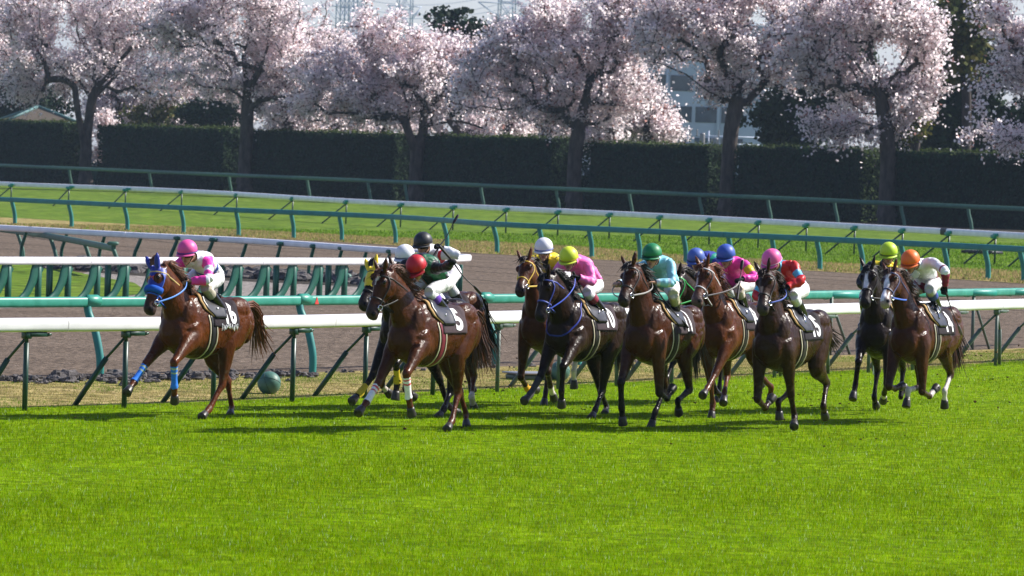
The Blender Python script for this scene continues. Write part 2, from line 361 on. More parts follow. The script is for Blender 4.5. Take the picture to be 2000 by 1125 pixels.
# ------------------------------------------------------------------ rails
def arclen(P): return np.concatenate([[0], np.cumsum(np.linalg.norm(np.diff(P, axis=0), axis=1))])
def along(P, s):
    L = arclen(P); s = np.asarray(s, float)
    return np.stack([np.interp(s, L, P[:, k]) for k in range(P.shape[1])], -1)
def s_of_px(P, px, z=0.0):
    """arc length at which the line (at height z) crosses a column of the photograph"""
    L = arclen(P); S = np.linspace(0, L[-1], 3000); Q = along(P, S)
    v = np.column_stack([Q[:, :2], np.full(len(Q), z)]) - CP; x = 1000 + FPX * (v @ CR) / (v @ CF)
    return S[np.argmin(abs(x - px))]
def beam(g, P, z, hw, hh, seg=None, rnd=.55):
    """rounded box profile swept along a plan line, top at z"""
    P3 = np.column_stack([P[:, :2], np.full(len(P), z - hh)]); T = np.gradient(P3, axis=0); T /= np.linalg.norm(T, axis=1)[:, None]
    N = np.column_stack([-T[:, 1], T[:, 0], np.zeros(len(T))]); th = (np.arange(16) + .5) * 2 * math.pi / 16
    ct, st = np.cos(th), np.sin(th); cx = np.sign(ct) * abs(ct) ** rnd; cz = np.sign(st) * abs(st) ** rnd
    n = 16; k = len(P3)
    V = P3[:, None] + N[:, None] * (cx * hw)[None, :, None]; V[:, :, 2] += (cz * hh)[None]
    i = np.arange(k - 1)[:, None] * n; j = np.arange(n)[None]; j2 = (j + 1) % n
    Q = np.stack([i + j, i + n + j, i + n + j2, i + j2], -1).reshape(-1, 4)
    E0, E1 = V[0].copy(), V[-1].copy(); V = V.reshape(-1, 3); V = np.vstack([V, E0, E1, P3[0], P3[-1]]); a = np.arange(n); b = (a + 1) % n; o = k * n
    T_ = np.vstack([np.stack([a + o, b + o, np.full(n, o + 2 * n)], -1), np.stack([b + o + n, a + o + n, np.full(n, o + 2 * n + 1)], -1)])
    g.add(V, Q, T_); return g
def rail_sections(root, P, z, hw, hh, mat, cuts, gap=.014, rnd=.55):
    L = arclen(P)
    for a, b in zip(cuts[:-1], cuts[1:]):
        S = np.linspace(a + gap / 2, b - gap / 2, max(2, int((b - a) / .5)))
        beam(G(), along(P, S), z, hw, hh, rnd=rnd).obj('rail_section', mat, root)
def heading(P, s): 
    d = unit(along(P, s + .2) - along(P, s - .2)); return math.atan2(d[1], d[0])
def part_copies(root, name, mesh, spots):
    for loc, rz in spots:
        o = bpy.data.objects.new(name, mesh); COL.objects.link(o); o.parent = root; o.location = loc; o.rotation_euler = (0, 0, rz)

# near white running rail with braced dark posts
rt = empty('running_rail', (0, 0, 0)); tag(rt, 'white running rail on braced dark green posts, nearest rail, right behind the horses', 'rail')
L = arclen(NEARW)
s126 = s_of_px(NEARW, 126, 1.1); cuts = [0] + [s for s in s126 + np.arange(-1, 9) * 5.35 if 0.5 < s < L[-1] - .5] + [L[-1]]
rail_sections(rt, NEARW, 1.17, .085, .088, MT['white'], cuts)
# local frame of a post: x along the rail, y towards the inside (left of the running line)
pg = G(); pg.add(*bar((0, 0, -.1), (0, 0, .86), .034)); pg.add(*bar((0, 0, .86), (0, 0, .99), .024)); pm = pg.mesh('post', MT['darkg'])
bk = G(); bk.add(*box((0, 0, .955), (.05, .05, .045), bevel=.008)); bk.add(*box((.16, -.03, .965), (.14, .028, .03), bevel=.008)); bk.add(*bar((.3, -.03, .95), (.36, -.05, .97), .02)); bkm = bk.mesh('bracket', MT['darkg'])
br = G(); br.add(*bar((0, .0, .93), (-.06, .30, .62), .019)); br.add(*bar((-.055, .28, .64), (-.15, .80, -.08), .036)); brm = br.mesh('brace', MT['darkg'])
pgl = G(); pgl.add(*bar((0, 0, -.1), (0, 0, .99), .03)); pml = pgl.mesh('post', MT['greyg'])
bkl = bk.mesh('bracket', MT['greyg']); brl = br.mesh('brace', MT['greyg'])
br2 = G(); br2.add(*bar((0, 0, .93), (.15, -.0, .62), .02)); br2.add(*bar((.14, 0, .64), (.52, .15, -.05), .03)); br2m = br2.mesh('brace', MT['greyg'])
S = [s_of_px(NEARW, x, .6) for x in (50, 245)]; ds = (S[1] - S[0])
S = [S[0] + ds * k for k in range(-1, int((L[-1] - S[0]) / ds) + 1)]
for k, s in enumerate(S):
    if s < .1: continue
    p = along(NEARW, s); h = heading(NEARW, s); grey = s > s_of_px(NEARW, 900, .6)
    loc = (p[0], p[1], 0)
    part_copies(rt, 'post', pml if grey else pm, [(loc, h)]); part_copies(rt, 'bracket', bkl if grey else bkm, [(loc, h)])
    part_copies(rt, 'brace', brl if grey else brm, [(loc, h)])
    if s > s_of_px(NEARW, 1500, .6): part_copies(rt, 'brace', br2m, [(loc, h)])

# turquoise gooseneck rail on the sand side
rt = empty('gooseneck_rail', (0, 0, 0)); tag(rt, 'thick turquoise rail on curved posts just behind the nearest white rail', 'rail')
L = arclen(NEARG); OH = .30
top = np.array(off(NEARG, OH))
rail_sections(rt, top, 1.17, .075, .075, MT['green'], [0, *[s for s in s_of_px(top, 165, 1.1) + np.arange(-1, 12) * 4.72 if .5 < s < L[-1] - .5], L[-1]])
gp = G(); gp.add(*tube([(0, OH, 1.06), (0, OH * .85, .92), (0, OH * .45, .72), (0, .05, .48), (0, 0, .25), (0, 0, -.1)], .058, lat=(1, 0, 0), n=12)); gpm = gp.mesh('post', MT['farg'])
gb = G(); gb.add(*tube([(0, 0, .30), (0, 0, .52)], .0605, lat=(1, 0, 0), n=14, sub=1)); 
gc = G(); gc.add(*box((.10, OH, 1.115), (.17, .092, .085), bevel=.05)); gcm = gc.mesh('coupling', MT['green'])
S = [s_of_px(NEARG, 195, .2) + 2.36 * k for k in range(-2, 13)]
for k, s in enumerate(S):
    if s < 0 or s > s_of_px(NEARG, 1560, .2): continue
    p = along(NEARG, s); h = heading(NEARG, s); part_copies(rt, 'post', gpm, [((p[0], p[1], 0), h)]); part_copies(rt, 'coupling', gcm, [((p[0], p[1], 0), h)])
    if abs(s - s_of_px(NEARG, 28, .2)) < 1.0:
        rb = G().add(*tube([(0, .032, .44), (0, .10, .56), (0, OH * .45 + .0, .72)], .0605, lat=(1, 0, 0), n=14, sub=2)).mesh('reflective_band', MT['white']); part_copies(rt, 'reflective_band', rb, [((p[0], p[1], 0), h)])
# opening section on the right: straight legs, struts and short latch arms
lg = G().add(*bar((0, .25, 1.06), (0, .25, -.1), .034)).mesh('post', MT['greyg'])
st = G().add(*bar((0, .25, .98), (.75, .25, .0), .026)).mesh('strut', MT['greyg'])
la = G(); la.add(*box((-.10, .17, 1.09), (.42, .05, .06), bevel=.02)); la.add(*box((-.45, .17, 1.06), (.05, .06, .05), bevel=.015)); lam = la.mesh('latch_arm', MT['capg'])
for x in (1645, 1775, 1922):
    s = s_of_px(NEARG, x, .2); p = along(NEARG, s); h = heading(NEARG, s)
    part_copies(rt, 'post', lg, [((p[0], p[1], 0), h)]); part_copies(rt, 'strut', st, [((p[0], p[1], 0), h)])
for x in (1635, 1908, 1990):
    s = s_of_px(top, x, 1.1); p = along(NEARG, s); h = heading(NEARG, s); part_copies(rt, 'latch_arm', lam, [((p[0], p[1], 0), h - .35)])
# red marker triangle on the face of the rail
s = s_of_px(top, 611, 1.1); p = along(top, s); h = heading(top, s)
mk = G().add(*[np.array([(-.05, -.079, -.055), (.05, -.079, -.055), (.0, -.079, .06), (-.05, -.072, -.055), (.05, -.072, -.055), (.0, -.072, .06)]), None, [[0, 1, 2], [5, 4, 3], [0, 3, 4], [0, 4, 1], [1, 4, 5], [1, 5, 2], [2, 5, 3], [2, 3, 0]]])
o = mk.obj('marker_triangle', MT['red'], rt, smooth=False, loc=(p[0], p[1], 1.095)); o.rotation_euler = (0, 0, h)

# far turquoise gooseneck rail
rt = empty('gooseneck_rail', (0, 0, 0)); tag(rt, 'long turquoise rail on curved posts along the far edge of the sand track', 'rail')
L = arclen(FARG); rail_sections(rt, FARG, 1.15, .085, .10, MT['farg'], [0, L[-1] * .25, L[-1] * .5, L[-1] * .75, L[-1]])
gp = G(); gp.add(*tube([(0, 0, 1.05), (0, .06, .86), (0, .16, .55), (0, .20, .25), (0, .2, -.1)], .085, lat=(1, 0, 0), n=10)); gpm = gp.mesh('post', MT['farg'])
FPOST = [-85, 25, 136, 245, 355, 463, 571, 665, 768, 867, 965, 1055, 1152.5, 1246, 1336, 1425, 1510, 1597, 1680, 1762, 1845, 1925, 1994, 2062]
for x in FPOST:
    s = s_of_px(FARG, x - 3, .9)
    if s <= 0 or s >= L[-1]: continue
    p = along(FARG, s); part_copies(rt, 'post', gpm, [((p[0], p[1], 0), heading(FARG, s))])

# far white rail with braced posts
rt = empty('running_rail', (0, 0, 0)); tag(rt, 'long white rail on thin braced posts across the far green turf', 'rail')
L = arclen(FARW); rail_sections(rt, FARW, 1.27, .11, .13, MT['white'], list(np.linspace(0, L[-1], 9)))
fp = G(); fp.add(*bar((0, 0, 1.05), (0, 0, -.1), .04)); fpm = fp.mesh('post', MT['darkg'])
fb = G(); fb.add(*bar((0, -.02, 1.0), (-.25, -1.25, -.05), .035)); fbm = fb.mesh('brace', MT['darkg'])
fc = G(); fc.add(*box((.08, -.08, 1.06), (.2, .09, .075), bevel=.03)); fc.add(*box((.30, -.15, 1.13), (.16, .05, .06), bevel=.02)); fcm = fc.mesh('bracket', MT['capg'])
FWP = [-86, 22.5, 135, 245, 355, 463, 572, 677, 783, 886, 989, 1090.6, 1191, 1290, 1386, 1482, 1576, 1670, 1763, 1854, 1944, 2032]
for x in FWP:
    s = s_of_px(FARW, x, 1.1); p = along(FARW, s); h = heading(FARW, s); loc = [((p[0], p[1], 0), h)]
    part_copies(rt, 'post', fpm, loc); part_copies(rt, 'brace', fbm, loc); part_copies(rt, 'bracket', fcm, loc)
s = s_of_px(FARW, 1847, 1.1); q = along(FARW, np.linspace(s - .25, s + .25, 3)); beam(G(), q, 1.275, .115, .135).obj('joint_sleeve', MT['black'], rt)

# partition nose: two white rails meeting in a point, on green posts
MIDF = np.array([gnd(x, y, .95) for x, y in ((-120, 500.5), (0, 501.5), (300, 502.3), (600, 503.5), (800, 503.8), (880, 502.5))])[:, :2]
REAR = np.array([gnd(x, y, .99) for x, y in ((-60, 436), (0, 439), (250, 453), (480, 464), (700, 479), (790, 485), (850, 491), (900, 496))])[:, :2]
rt = empty('partition_rail', (0, 0, 0)); tag(rt, 'white topped partition rail on dense forked green posts behind the leading rider', 'rail')
L = arclen(MIDF); MF = resample(MIDF, 6)
rail_sections(rt, MF, .95, .10, .085, MT['white'], [0, *[s_of_px(MIDF, x, .9) for x in (172, 508, 610, 697)], arclen(MF)[-1]])
S0 = s_of_px(MIDF, 75, .5); stp = s_of_px(MIDF, 195, .5) - s_of_px(MIDF, 138, .5)
yv = G(); yv.add(*box((0, 0, .36), (.055, .055, .44), bevel=.01)); yvm = yv.mesh('post', MT['midg'])
fk = G(); fk.add(*tube([(.0, 0, .78), (-.10, 0, .60), (-.22, .0, .38), (-.40, .0, .14), (-.62, .0, .0), (-.70, .0, -.05)], [.19, .17, .12, .10, .085, .075], .045, n=10)); fkm = fk.mesh('fork', MT['midg'])
k = 0; s = S0 - stp * 6
while s < L[-1]:
    if s > 0:
        p = along(MIDF, s); h = heading(MIDF, s); loc = ((p[0], p[1], 0), h)
        part_copies(rt, 'post', yvm, [loc]); part_copies(rt, 'fork', fkm, [loc])
        if k % 2 == 0:
            q = along(MIDF, s + .14); part_copies(rt, 'post', yvm, [((q[0] + .1, q[1] + .45, 0), h)])
    s += stp; k += 1
for x in (862, 872, 888, 897):
    q = along(MIDF, s_of_px(MIDF, x, .5) if x < 880 else L[-1] + 0); 
    q = gnd(x, 583, 0); part_copies(rt, 'post', yvm, [((q[0], q[1] + .6, 0), .1)])
# nose cap joins both rails in a rounded end
tip = gnd(916, 499, .97)[:2]; RR = resample(np.vstack([REAR, tip - np.array([.05, -.35]), tip, tip - np.array([.10, .45]), MIDF[-1]]), 6)
rt2 = empty('partition_rail', (0, 0, 0)); tag(rt2, 'white rear rail of the partition with leaning green posts, curving round to the point', 'rail')
rail_sections(rt2, RR, .99, .10, .085, MT['white'], [0, s_of_px(REAR, 64, .9), s_of_px(REAR, 250, .9), s_of_px(REAR, 480, .9), s_of_px(REAR, 660, .9), arclen(RR)[-1]])
rp = G(); rp.add(*tube([(.0, 0, .86), (-.10, .0, .66), (-.24, .0, .40), (-.27, .0, .15), (-.27, .0, -.1)], [.05, .06, .06, .06, .06], .045, lat=(0, 1, 0), n=10)); rp.add(*box((.02, 0, .885), (.13, .09, .055), bevel=.03)); rpm = rp.mesh('post', MT['midg'])
for x in (52, 131, 205, 276, 347, 416, 482, 548, 613, 668, 716, 762):
    s = s_of_px(REAR, x, .9); p = along(REAR, s); part_copies(rt2, 'post', rpm, [((p[0], p[1], 0), heading(REAR, s))])
s = s_of_px(REAR, 62, .9); q = along(REAR, np.linspace(s - .08, s + .08, 3)); beam(G(), q, .995, .104, .09).obj('joint_sleeve', MT['black'], rt2)

# short pale green end rail
SH = np.array([gnd(x, y, .82) for x, y in ((-60, 436), (0, 443.5), (110, 459), (222, 480))])[:, :2]
rt = empty('gooseneck_rail', (0, 0, 0)); tag(rt, 'short pale green rail with bent legs and end cap, behind the partition', 'rail')
rail_sections(rt, resample(SH, 4), .84, .06, .085, MT['paleg'], [0, s_of_px(SH, 60, .8), s_of_px(SH, 150, .8), arclen(resample(SH, 4))[-1]])
sp = G(); sp.add(*tube([(0, 0, .72), (.07, -.02, .55), (.16, -.05, .30), (.20, -.06, .1), (.20, -.06, -.1)], .055, lat=(0, 1, 0), n=10)); spm = sp.mesh('post', MT['paleg'])
for x in (-33, 33.6, 98, 165.6, 226):
    s = s_of_px(SH, x, .7); p = along(SH, s); part_copies(rt, 'post', spm, [((p[0], p[1], 0), 0)])
G().add(*box((0, 0, 0), (.15, .12, .05), bevel=.04)).obj('end_cap', MT['paleg'], rt, loc=(SH[-1][0] - .02, SH[-1][1], .88))

# pale fence rail in front of the hedges
FN = np.array([at(x, y, Y)[:3] for x, y, Y in ((-60, 317, 397), (0, 320, 391), (300, 332.5, 365), (700, 349, 335), (1250, 372, 306), (2000, 404.5, 279), (2080, 408, 277))])
FZ = FN[:, 2]
rt = empty('fence_rail', (0, 0, 0)); tag(rt, 'pale green single rail fence in front of the tall dark hedges', 'fence')
Pn = resample(FN, 5); g = G(); T = None
Pc = Pn.copy(); Pc[:, 2] -= .12
g.add(*tube(Pc, .14, .09, lat=(.6, .8, 0), n=10, sub=1)); g.obj('rail_section', MT['paleg'], rt)
for x in (-20, 135, 291.5, 447, 600, 719, 791, 939, 1086.5, 1229, 1366, 1500, 1630, 1760, 1891, 2025):
    s = s_of_px(FN[:, :2], x, 1.6); p = along(FN, s); h = heading(FN[:, :2], s)
    g = G(); g.add(*tube([(0, 0, p[2] - .2), (.06, .0, p[2] - .6), (.22, .0, .4), (.26, .0, -.1)], .11, lat=(0, 1, 0), n=8)); g.obj('post', MT['paleg'], rt, loc=(p[0], p[1], 0))

# small track furniture
def seam_ball(px, py, r_px, label):
    s_ = (py + r_px - hor(px)) / CAMH; Y = FPX / s_; r = r_px / s_; c = gnd(px, py + r_px)
    root = empty('marker_ball', (c[0], c[1], 0)); tag(root, label, 'ball', 'green balls by the rails')
    G().add(*ell((0, 0, r * .95), (r, r, r), n=32, m=20)).obj('shell', MT['ball'], root)
    g = G(); th = np.linspace(0, 2 * math.pi, 41)
    for ax, tl in ((np.array([.9, -.2, .35]), 0), (np.array([.1, .5, .9]), 0)):
        ax = unit(ax); u = unit(np.cross(ax, [0, .3, 1])); v = np.cross(ax, u)
        P = np.array([0, 0, r * .95]) + (u[None] * np.cos(th)[:, None] + v[None] * np.sin(th)[:, None]) * r * 1.0
        g.add(*tube(P, r * .022, n=6, sub=1, cap=False))
    g.obj('seam', MT['darkg'], root)
seam_ball(525, 747, 23, 'dark green ball on the dry grass behind the leading chestnut horse')
seam_ball(1093, 724, 20, 'dark green ball on the dry grass half hidden by the horses in mid pack')
seam_ball(679, 541, 8, 'small dark ball on the soil strip behind the partition posts')
c = gnd(1040, 742); root = empty('track_box', (c[0], c[1], 0), .5); tag(root, 'low pale box lying on the dry grass behind the dark bay horse', 'box')
G().add(*box((0, 0, .045), (.36, .22, .045), bevel=.02)).obj('body', MT['greyg'], root); G().add(*box((0, 0, .105), (.40, .26, .014), bevel=.008)).obj('lid', MT['ceramic'], root)
c = gnd(1708, 733); root = empty('marker_stake', (c[0], c[1], 0)); tag(root, 'short white stake in the turf between the two blazed horses and the rail', 'stake')
g = G(); g.add(*box((0, 0, .12), (.028, .02, .17), bevel=.006)); g.obj('shaft', MT['white'], root); G().add(*box((0, 0, .30), (.036, .028, .012), bevel=.005)).obj('cap', MT['white'], root)
c = gnd(1918, 497); root = empty('drain_cover', (c[0], c[1], 0), -.6); tag(root, 'flat dark drain cover on the far dry verge at the right', 'drain cover')
G().add(*box((0, 0, .10), (.75, .5, .06), bevel=.02)).obj('frame', MT['black'], root)
g = G(); 
for k in range(9): g.add(*box((-.6 + .15 * k, 0, .17), (.045, .42, .012), bevel=.004))
g.obj('slats', MT['darkg'], root)

# rubble along the foot of the turquoise rail
g = G(); r_ = np.random.default_rng(3)
for k in range(400):
    px = r_.uniform(-10, 1400) if k % 3 == 0 else r_.uniform(-10, 545); s = s_of_px(NEARG, px, 0); p = along(NEARG, s); t = heading(NEARG, s)
    d = -abs(r_.normal(0, .42)) - .02 if px < 545 else -abs(r_.normal(0, .15)); n_ = np.array([-math.sin(t), math.cos(t)])
    q = p + n_ * d; r = abs(r_.normal(.034, .026)) + .015
    if px > 545: r *= .5
    V, Q, T = ell((0, 0, 0), (r * r_.uniform(.8, 1.5), r * r_.uniform(.8, 1.3), r * r_.uniform(.55, .9)), n=8, m=6)
    V = V * (1 + .28 * r_.standard_normal((len(V), 1)).clip(-1, 1)); g.add(V + [q[0], q[1], r * .4], Q, T)
# ridge of clods on the soil strip behind the partition
for k in range(500):
    u = r_.uniform(0, 1); px = 90 + u * 690; py = 517 + u * 34 + r_.uniform(-3, 9); q = gnd(px, py); r = abs(r_.normal(.10, .06)) + .03
    V, Q, T = ell((0, 0, 0), (r * 1.4, r * 1.2, r * .7), n=7, m=5); V = V * (1 + .25 * r_.standard_normal((len(V), 1)).clip(-1, 1)); g.add(V + [q[0], q[1], r * .3], Q, T)
tag(g.obj('rubble', MT['rock'], smooth=False), kind='stuff')
# ------------------------------------------------------------------ hedges, trees, buildings, pylons
def quads_at(P, N, U, sx, sy):
    """one small quad per point: P centres, N normals, U in-plane directions"""
    U = U - (U * N).sum(1)[:, None] * N; U /= np.linalg.norm(U, axis=1)[:, None] + 1e-9; W = np.cross(N, U)
    sx = np.asarray(sx)[:, None] * .5; sy = np.asarray(sy)[:, None] * .5
    V = np.stack([P - U * sx - W * sy * .6, P + U * sx * .2 - W * sy, P + U * sx + W * sy * .3, P - U * sx * .3 + W * sy], 1).reshape(-1, 3)
    return V, np.arange(len(V)).reshape(-1, 4)
def rdirs(r, n): 
    v = r.standard_normal((n, 3)); return v / np.linalg.norm(v, axis=1)[:, None]
TRL = np.array([(-95, 482), (-36.1, 389), (-21.1, 365), (-7.0, 350.6), (4.4, 334), (15.1, 322), (24.6, 304), (60, 256)])
def line_hit(px, dy=0):
    d = ray(px, 400)[:2]; d = d / d[1]
    for a, b in zip(TRL[:-1], TRL[1:]):
        a = a + [0, dy]; b = b + [0, dy]; e = b - a
        Mx = np.array([[d[0], -e[0]], [d[1], -e[1]]]); t, u = np.linalg.solve(Mx, a)
        if -.001 <= u <= 1.001: return d * t
    return d * 350
r = np.random.default_rng(11)
HEDGES = [(-55, 147, 236, 'clipped dark hedge at the far left below the roof'), (216, 463, 247, 'clipped dark hedge between the forked left cherry and the straight trunked cherry'),
    (500, 793, 257, 'clipped dark hedge behind the leading riders, left of the twin trunked cherry'), (836, 1106, 266, 'clipped dark hedge between the two cherries in the middle'),
    (1164, 1408, 280, 'clipped dark hedge below the pale building'), (1461, 1716, 287, 'clipped dark hedge with a leafy bright right edge'), (1750, 2060, 297, 'clipped dark hedge at the far right above the orange cap')]
for x0, x1, yt, lab in HEDGES:
    a = line_hit(x0, 3); b = line_hit(x1, 3); mid = (a + b) / 2; xm = (x0 + x1) / 2
    z = at(xm, yt + 2, mid[1])[2]; hd = math.atan2(b[1] - a[1], b[0] - a[0]); hw = np.linalg.norm(b - a) / 2
    root = empty('hedge', (mid[0], mid[1], 0), hd); tag(root, lab, 'hedge', 'clipped hedges along the cherry row')
    D = 1.4
    G().add(*box((0, 0, z / 2 - .05), (hw - .25, D - .2, z / 2 + .05), bevel=.3)).obj('core', MT['hedgecore'], root)
    n = int(hw * 2 * z * 120); g = G()
    side = r.choice(5, n, p=[.50, .16, .12, .12, .10])
    P = np.zeros((n, 3)); N = np.zeros((n, 3)); u = r.uniform(-1, 1, n); v = r.uniform(0, 1, n)
    for k in range(5):
        m_ = side == k
        if k == 0: P[m_] = np.stack([u[m_] * hw, -D + r.normal(0, .06, m_.sum()), v[m_] * z], 1); N[m_] = (0, -1, .2)
        if k == 1: P[m_] = np.stack([u[m_] * hw, (v[m_] * 2 - 1) * D, z + r.normal(0, .10, m_.sum())], 1); N[m_] = (0, 0, 1)
        if k == 2: P[m_] = np.stack([np.full(m_.sum(), hw) + r.normal(0, .12, m_.sum()), u[m_] * D, v[m_] * z], 1); N[m_] = (1, 0, .2)
        if k == 3: P[m_] = np.stack([np.full(m_.sum(), -hw) + r.normal(0, .08, m_.sum()), u[m_] * D, v[m_] * z], 1); N[m_] = (-1, 0, .2)
        if k == 4: P[m_] = np.stack([u[m_] * hw, np.full(m_.sum(), D), v[m_] * z], 1); N[m_] = (0, 1, .2)
    w_ = np.array([noise.noise(Vector((p[0] * .6, p[1], p[2] * .6)) + Vector((x0, 0, 0))) for p in P]); P += N * (w_[:, None] * .22)
    N = N + rdirs(r, n) * .75; N /= np.linalg.norm(N, axis=1)[:, None]
    V, Q = quads_at(P, N, rdirs(r, n), r.uniform(.12, .26, n), r.uniform(.10, .2, n))
    c = np.array([(.006, .022, .010)]) * r.uniform(.5, 1.7, (n, 1)); c[side == 2] = np.array([.055, .085, .025] if 'bright right edge' in lab else [.02, .042, .014]) * r.uniform(.5, 1.6, ((side == 2).sum(), 1)); c[side == 1] = np.array([.05, .075, .018]) * r.uniform(.6, 1.5, ((side == 1).sum(), 1))  # right ends and tops paler: sunlight put into the leaf colour
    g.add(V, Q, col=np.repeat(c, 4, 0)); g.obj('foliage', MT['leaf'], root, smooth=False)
for x0, x1 in ((147, 216), (463, 500), (793, 836), (1106, 1164), (1408, 1461), (1716, 1750)):
    a = line_hit(x0, 6); b = line_hit(x1, 6); m_ = (a + b) / 2; hw = np.linalg.norm(b - a) / 2 + .3; hd = math.atan2(b[1] - a[1], b[0] - a[0])
    root = empty('board_fence', (m_[0], m_[1], 0), hd); tag(root, 'low dark green board panel closing a gap between hedges behind a cherry trunk', 'fence', 'board panels between the hedges')
    zt = 2.5; g = G(); n = max(2, int(hw * 2 / .35))
    for k in range(n): g.add(*box((-hw + (k + .5) * 2 * hw / n, .02 * (k % 2), zt / 2), (hw / n * .94, .03, zt / 2), bevel=.01))
    g.obj('board', MT['board'], root); G().add(*box((0, -.06, zt - .2), (hw, .03, .06))).obj('batten', MT['board'], root)

def tree(name, label, cat, group, px, py_base, Y, trunk_px, limbs_px, env, nspray, nleaf, spread, flat, size, colf, mats, seed, rmax, twigs=0, gap=0.0):
    """trunk and limbs drawn as plan-true curves, the crown as sprays of small faces hung on generated branches"""
    r = np.random.default_rng(seed); s = FPX / Y; base = at(px, py_base, Y); base[2] = 0
    root = empty(name, (base[0], base[1], 0)); tag(root, label, cat, group)
    def loc(x, y, dy=0.0): q = at(x, y, Y + dy); return q - base
    nodes = []; par = []
    def chain(pts, start=None):
        prev = start; ids = []
        P = resample(np.array(pts), 3)
        for q in P:
            if prev is not None and np.linalg.norm(q - nodes[prev]) < .15: continue
            nodes.append(np.array(q)); par.append(-1 if prev is None else prev); prev = len(nodes) - 1; ids.append(prev)
        return ids
    tp = [loc(x, y) for x, y in trunk_px]; tp[0][2] = -.3
    chain(tp)
    for lim in limbs_px:
        pts = [loc(x, y, dy) for x, y, dy in lim]; k = int(np.argmin([np.linalg.norm(n_ - pts[0]) for n_ in nodes])); chain(pts[1:] if len(pts) > 2 else pts, k)
    # spray centres in the lobes of the crown
    S = []; wts = np.array([e[2] * e[3] for e in env], float); wts /= wts.sum(); tries = 0
    while len(S) < nspray and tries < nspray * 30:
        tries += 1; e = env[r.choice(len(env), p=wts)]; d = rdirs(r, 1)[0]; rr = r.uniform(0, 1) ** .42
        q = loc(e[0], e[1]) + d * rr * np.array([e[2] * 1.12, (e[4] if len(e) > 4 else e[2] * .75), e[3] * 1.06]) / s
        if q[2] < 1.5: continue
        if d[1] < -.1 and r.uniform() < .5: continue
        if noise.noise(Vector(q * .33) + Vector((seed * 3.1, 0, 0))) < -.08 + gap: continue
        S.append(q)
    S = np.array(S); top = np.array(tp[-1]); S = S[np.argsort(np.linalg.norm(S - top, axis=1))]
    ends = []
    for q in S:
        A = np.array(nodes); dv = q - A; dist = np.linalg.norm(dv, axis=1) + np.maximum(A[:, 2] - q[2], 0) * 1.6; dist[A[:, 2] < tp[-1][2] * .45] += 6
        k = int(np.argmin(dist)); a = A[k]; L_ = np.linalg.norm(q - a); m1 = a * .6 + q * .4 + r.normal(0, .07, 3) * L_ + [0, 0, .10 * L_]
        pts = [m1, a * .25 + q * .75 + r.normal(0, .05, 3) * L_ + [0, 0, .06 * L_], q] if L_ > 1.0 else [q]
        prev = k
        for p in pts: nodes.append(np.array(p)); par.append(prev); prev = len(nodes) - 1
        ends.append((prev, unit(q - a)))
    cnt = np.zeros(len(nodes)); 
    for k, _ in ends: cnt[k] += 1
    for i in range(len(nodes) - 1, 0, -1):
        if par[i] >= 0: cnt[par[i]] += cnt[i]
    R = rmax * (np.maximum(cnt, .5) / max(cnt.max(), 1)) ** .60 * .92 + .012
    R[:] = np.maximum(R, .022)
    fl = [i for i in range(len(nodes)) if par[i] < 0]
    g = G()
    for i in range(len(nodes)):
        if par[i] < 0: continue
        a, b = nodes[par[i]], nodes[i]; ra, rb = R[par[i]], R[i]
        if par[par[i]] >= 0: ra = min(ra, rb * 1.35)
        if a[2] < 1: ra *= 1.35
        if np.linalg.norm(b - a) < 1e-3: continue
        g.add(*tube([a, b + unit(b - a) * rb * .3], [ra, rb], n=8 if rb > .12 else 5, sub=1, lat=(.3, 1, .1), cap=False))
    gt = g
    Pall, Nall, call, szs, TW = [], [], [], [], []
    for k, dirn in ends:
        c = nodes[k]; n = int(nleaf * r.uniform(.5, 1.5)); sp = spread * r.uniform(.6, 1.35)
        if twigs:
            for w_ in range(twigs):
                dr = unit(dirn * .8 + rdirs(r, 1)[0] * np.array([1, 1, .65]) + [0, 0, .12]); ln = sp * r.uniform(.7, 1.7); m_ = max(4, n // twigs); t = r.uniform(.05, 1, (m_, 1))
                bend = np.array([0, 0, -.12 * ln]); q0 = c - dr * .15 * ln
                TW.append((q0, q0 + dr * ln * .5, q0 + dr * ln + bend)); el = q0 + dr * ln * t + bend * t ** 2 + r.normal(0, .21, (m_, 3)) * (1.15 - .4 * t)
                Pall.append(el); Nall.append(rdirs(r, m_)); call.append(colf(r, m_)); szs.append(r.uniform(.55, 1.45, m_) * size)
            continue
        d = rdirs(r, n) * (r.uniform(0, 1, (n, 1)) ** .45); h_ = unit(np.array([dirn[0], dirn[1], dirn[2] * .3]))
        el = d * np.array([sp, sp, sp * flat]); el += h_[None] * (d @ h_)[:, None] * sp * .5; el[:, 2] -= .10 * (el[:, 0] ** 2 + el[:, 1] ** 2) / sp
        Pall.append(c + el); Nall.append(unit3(d + rdirs(r, n) * .9)); call.append(colf(r, n)); szs.append(r.uniform(.6, 1.4, n) * size)
    # tufts along the thinner branches
    for i in range(len(nodes)):
        if par[i] >= 0 and R[i] < .09 and r.uniform() < .8:
            n = int(nleaf * .22); t = r.uniform(0, 1, (n, 1)); Pb = nodes[par[i]] * (1 - t) + nodes[i] * t + r.normal(0, spread * .22, (n, 3))
            Pall.append(Pb); Nall.append(rdirs(r, n)); call.append(colf(r, n)); szs.append(r.uniform(.6, 1.3, n) * size)
    for q0, q1, q2 in TW:
        if r.uniform() < .6: gt.add(*tube([q0, q1, q2], [.024, .02, .01], n=3, sub=1, lat=(.3, 1, .1), cap=False))
    gt.obj('trunk', mats[0], root)
    P = np.concatenate(Pall); N = np.concatenate(Nall); c = np.concatenate(call); sz = np.concatenate(szs)
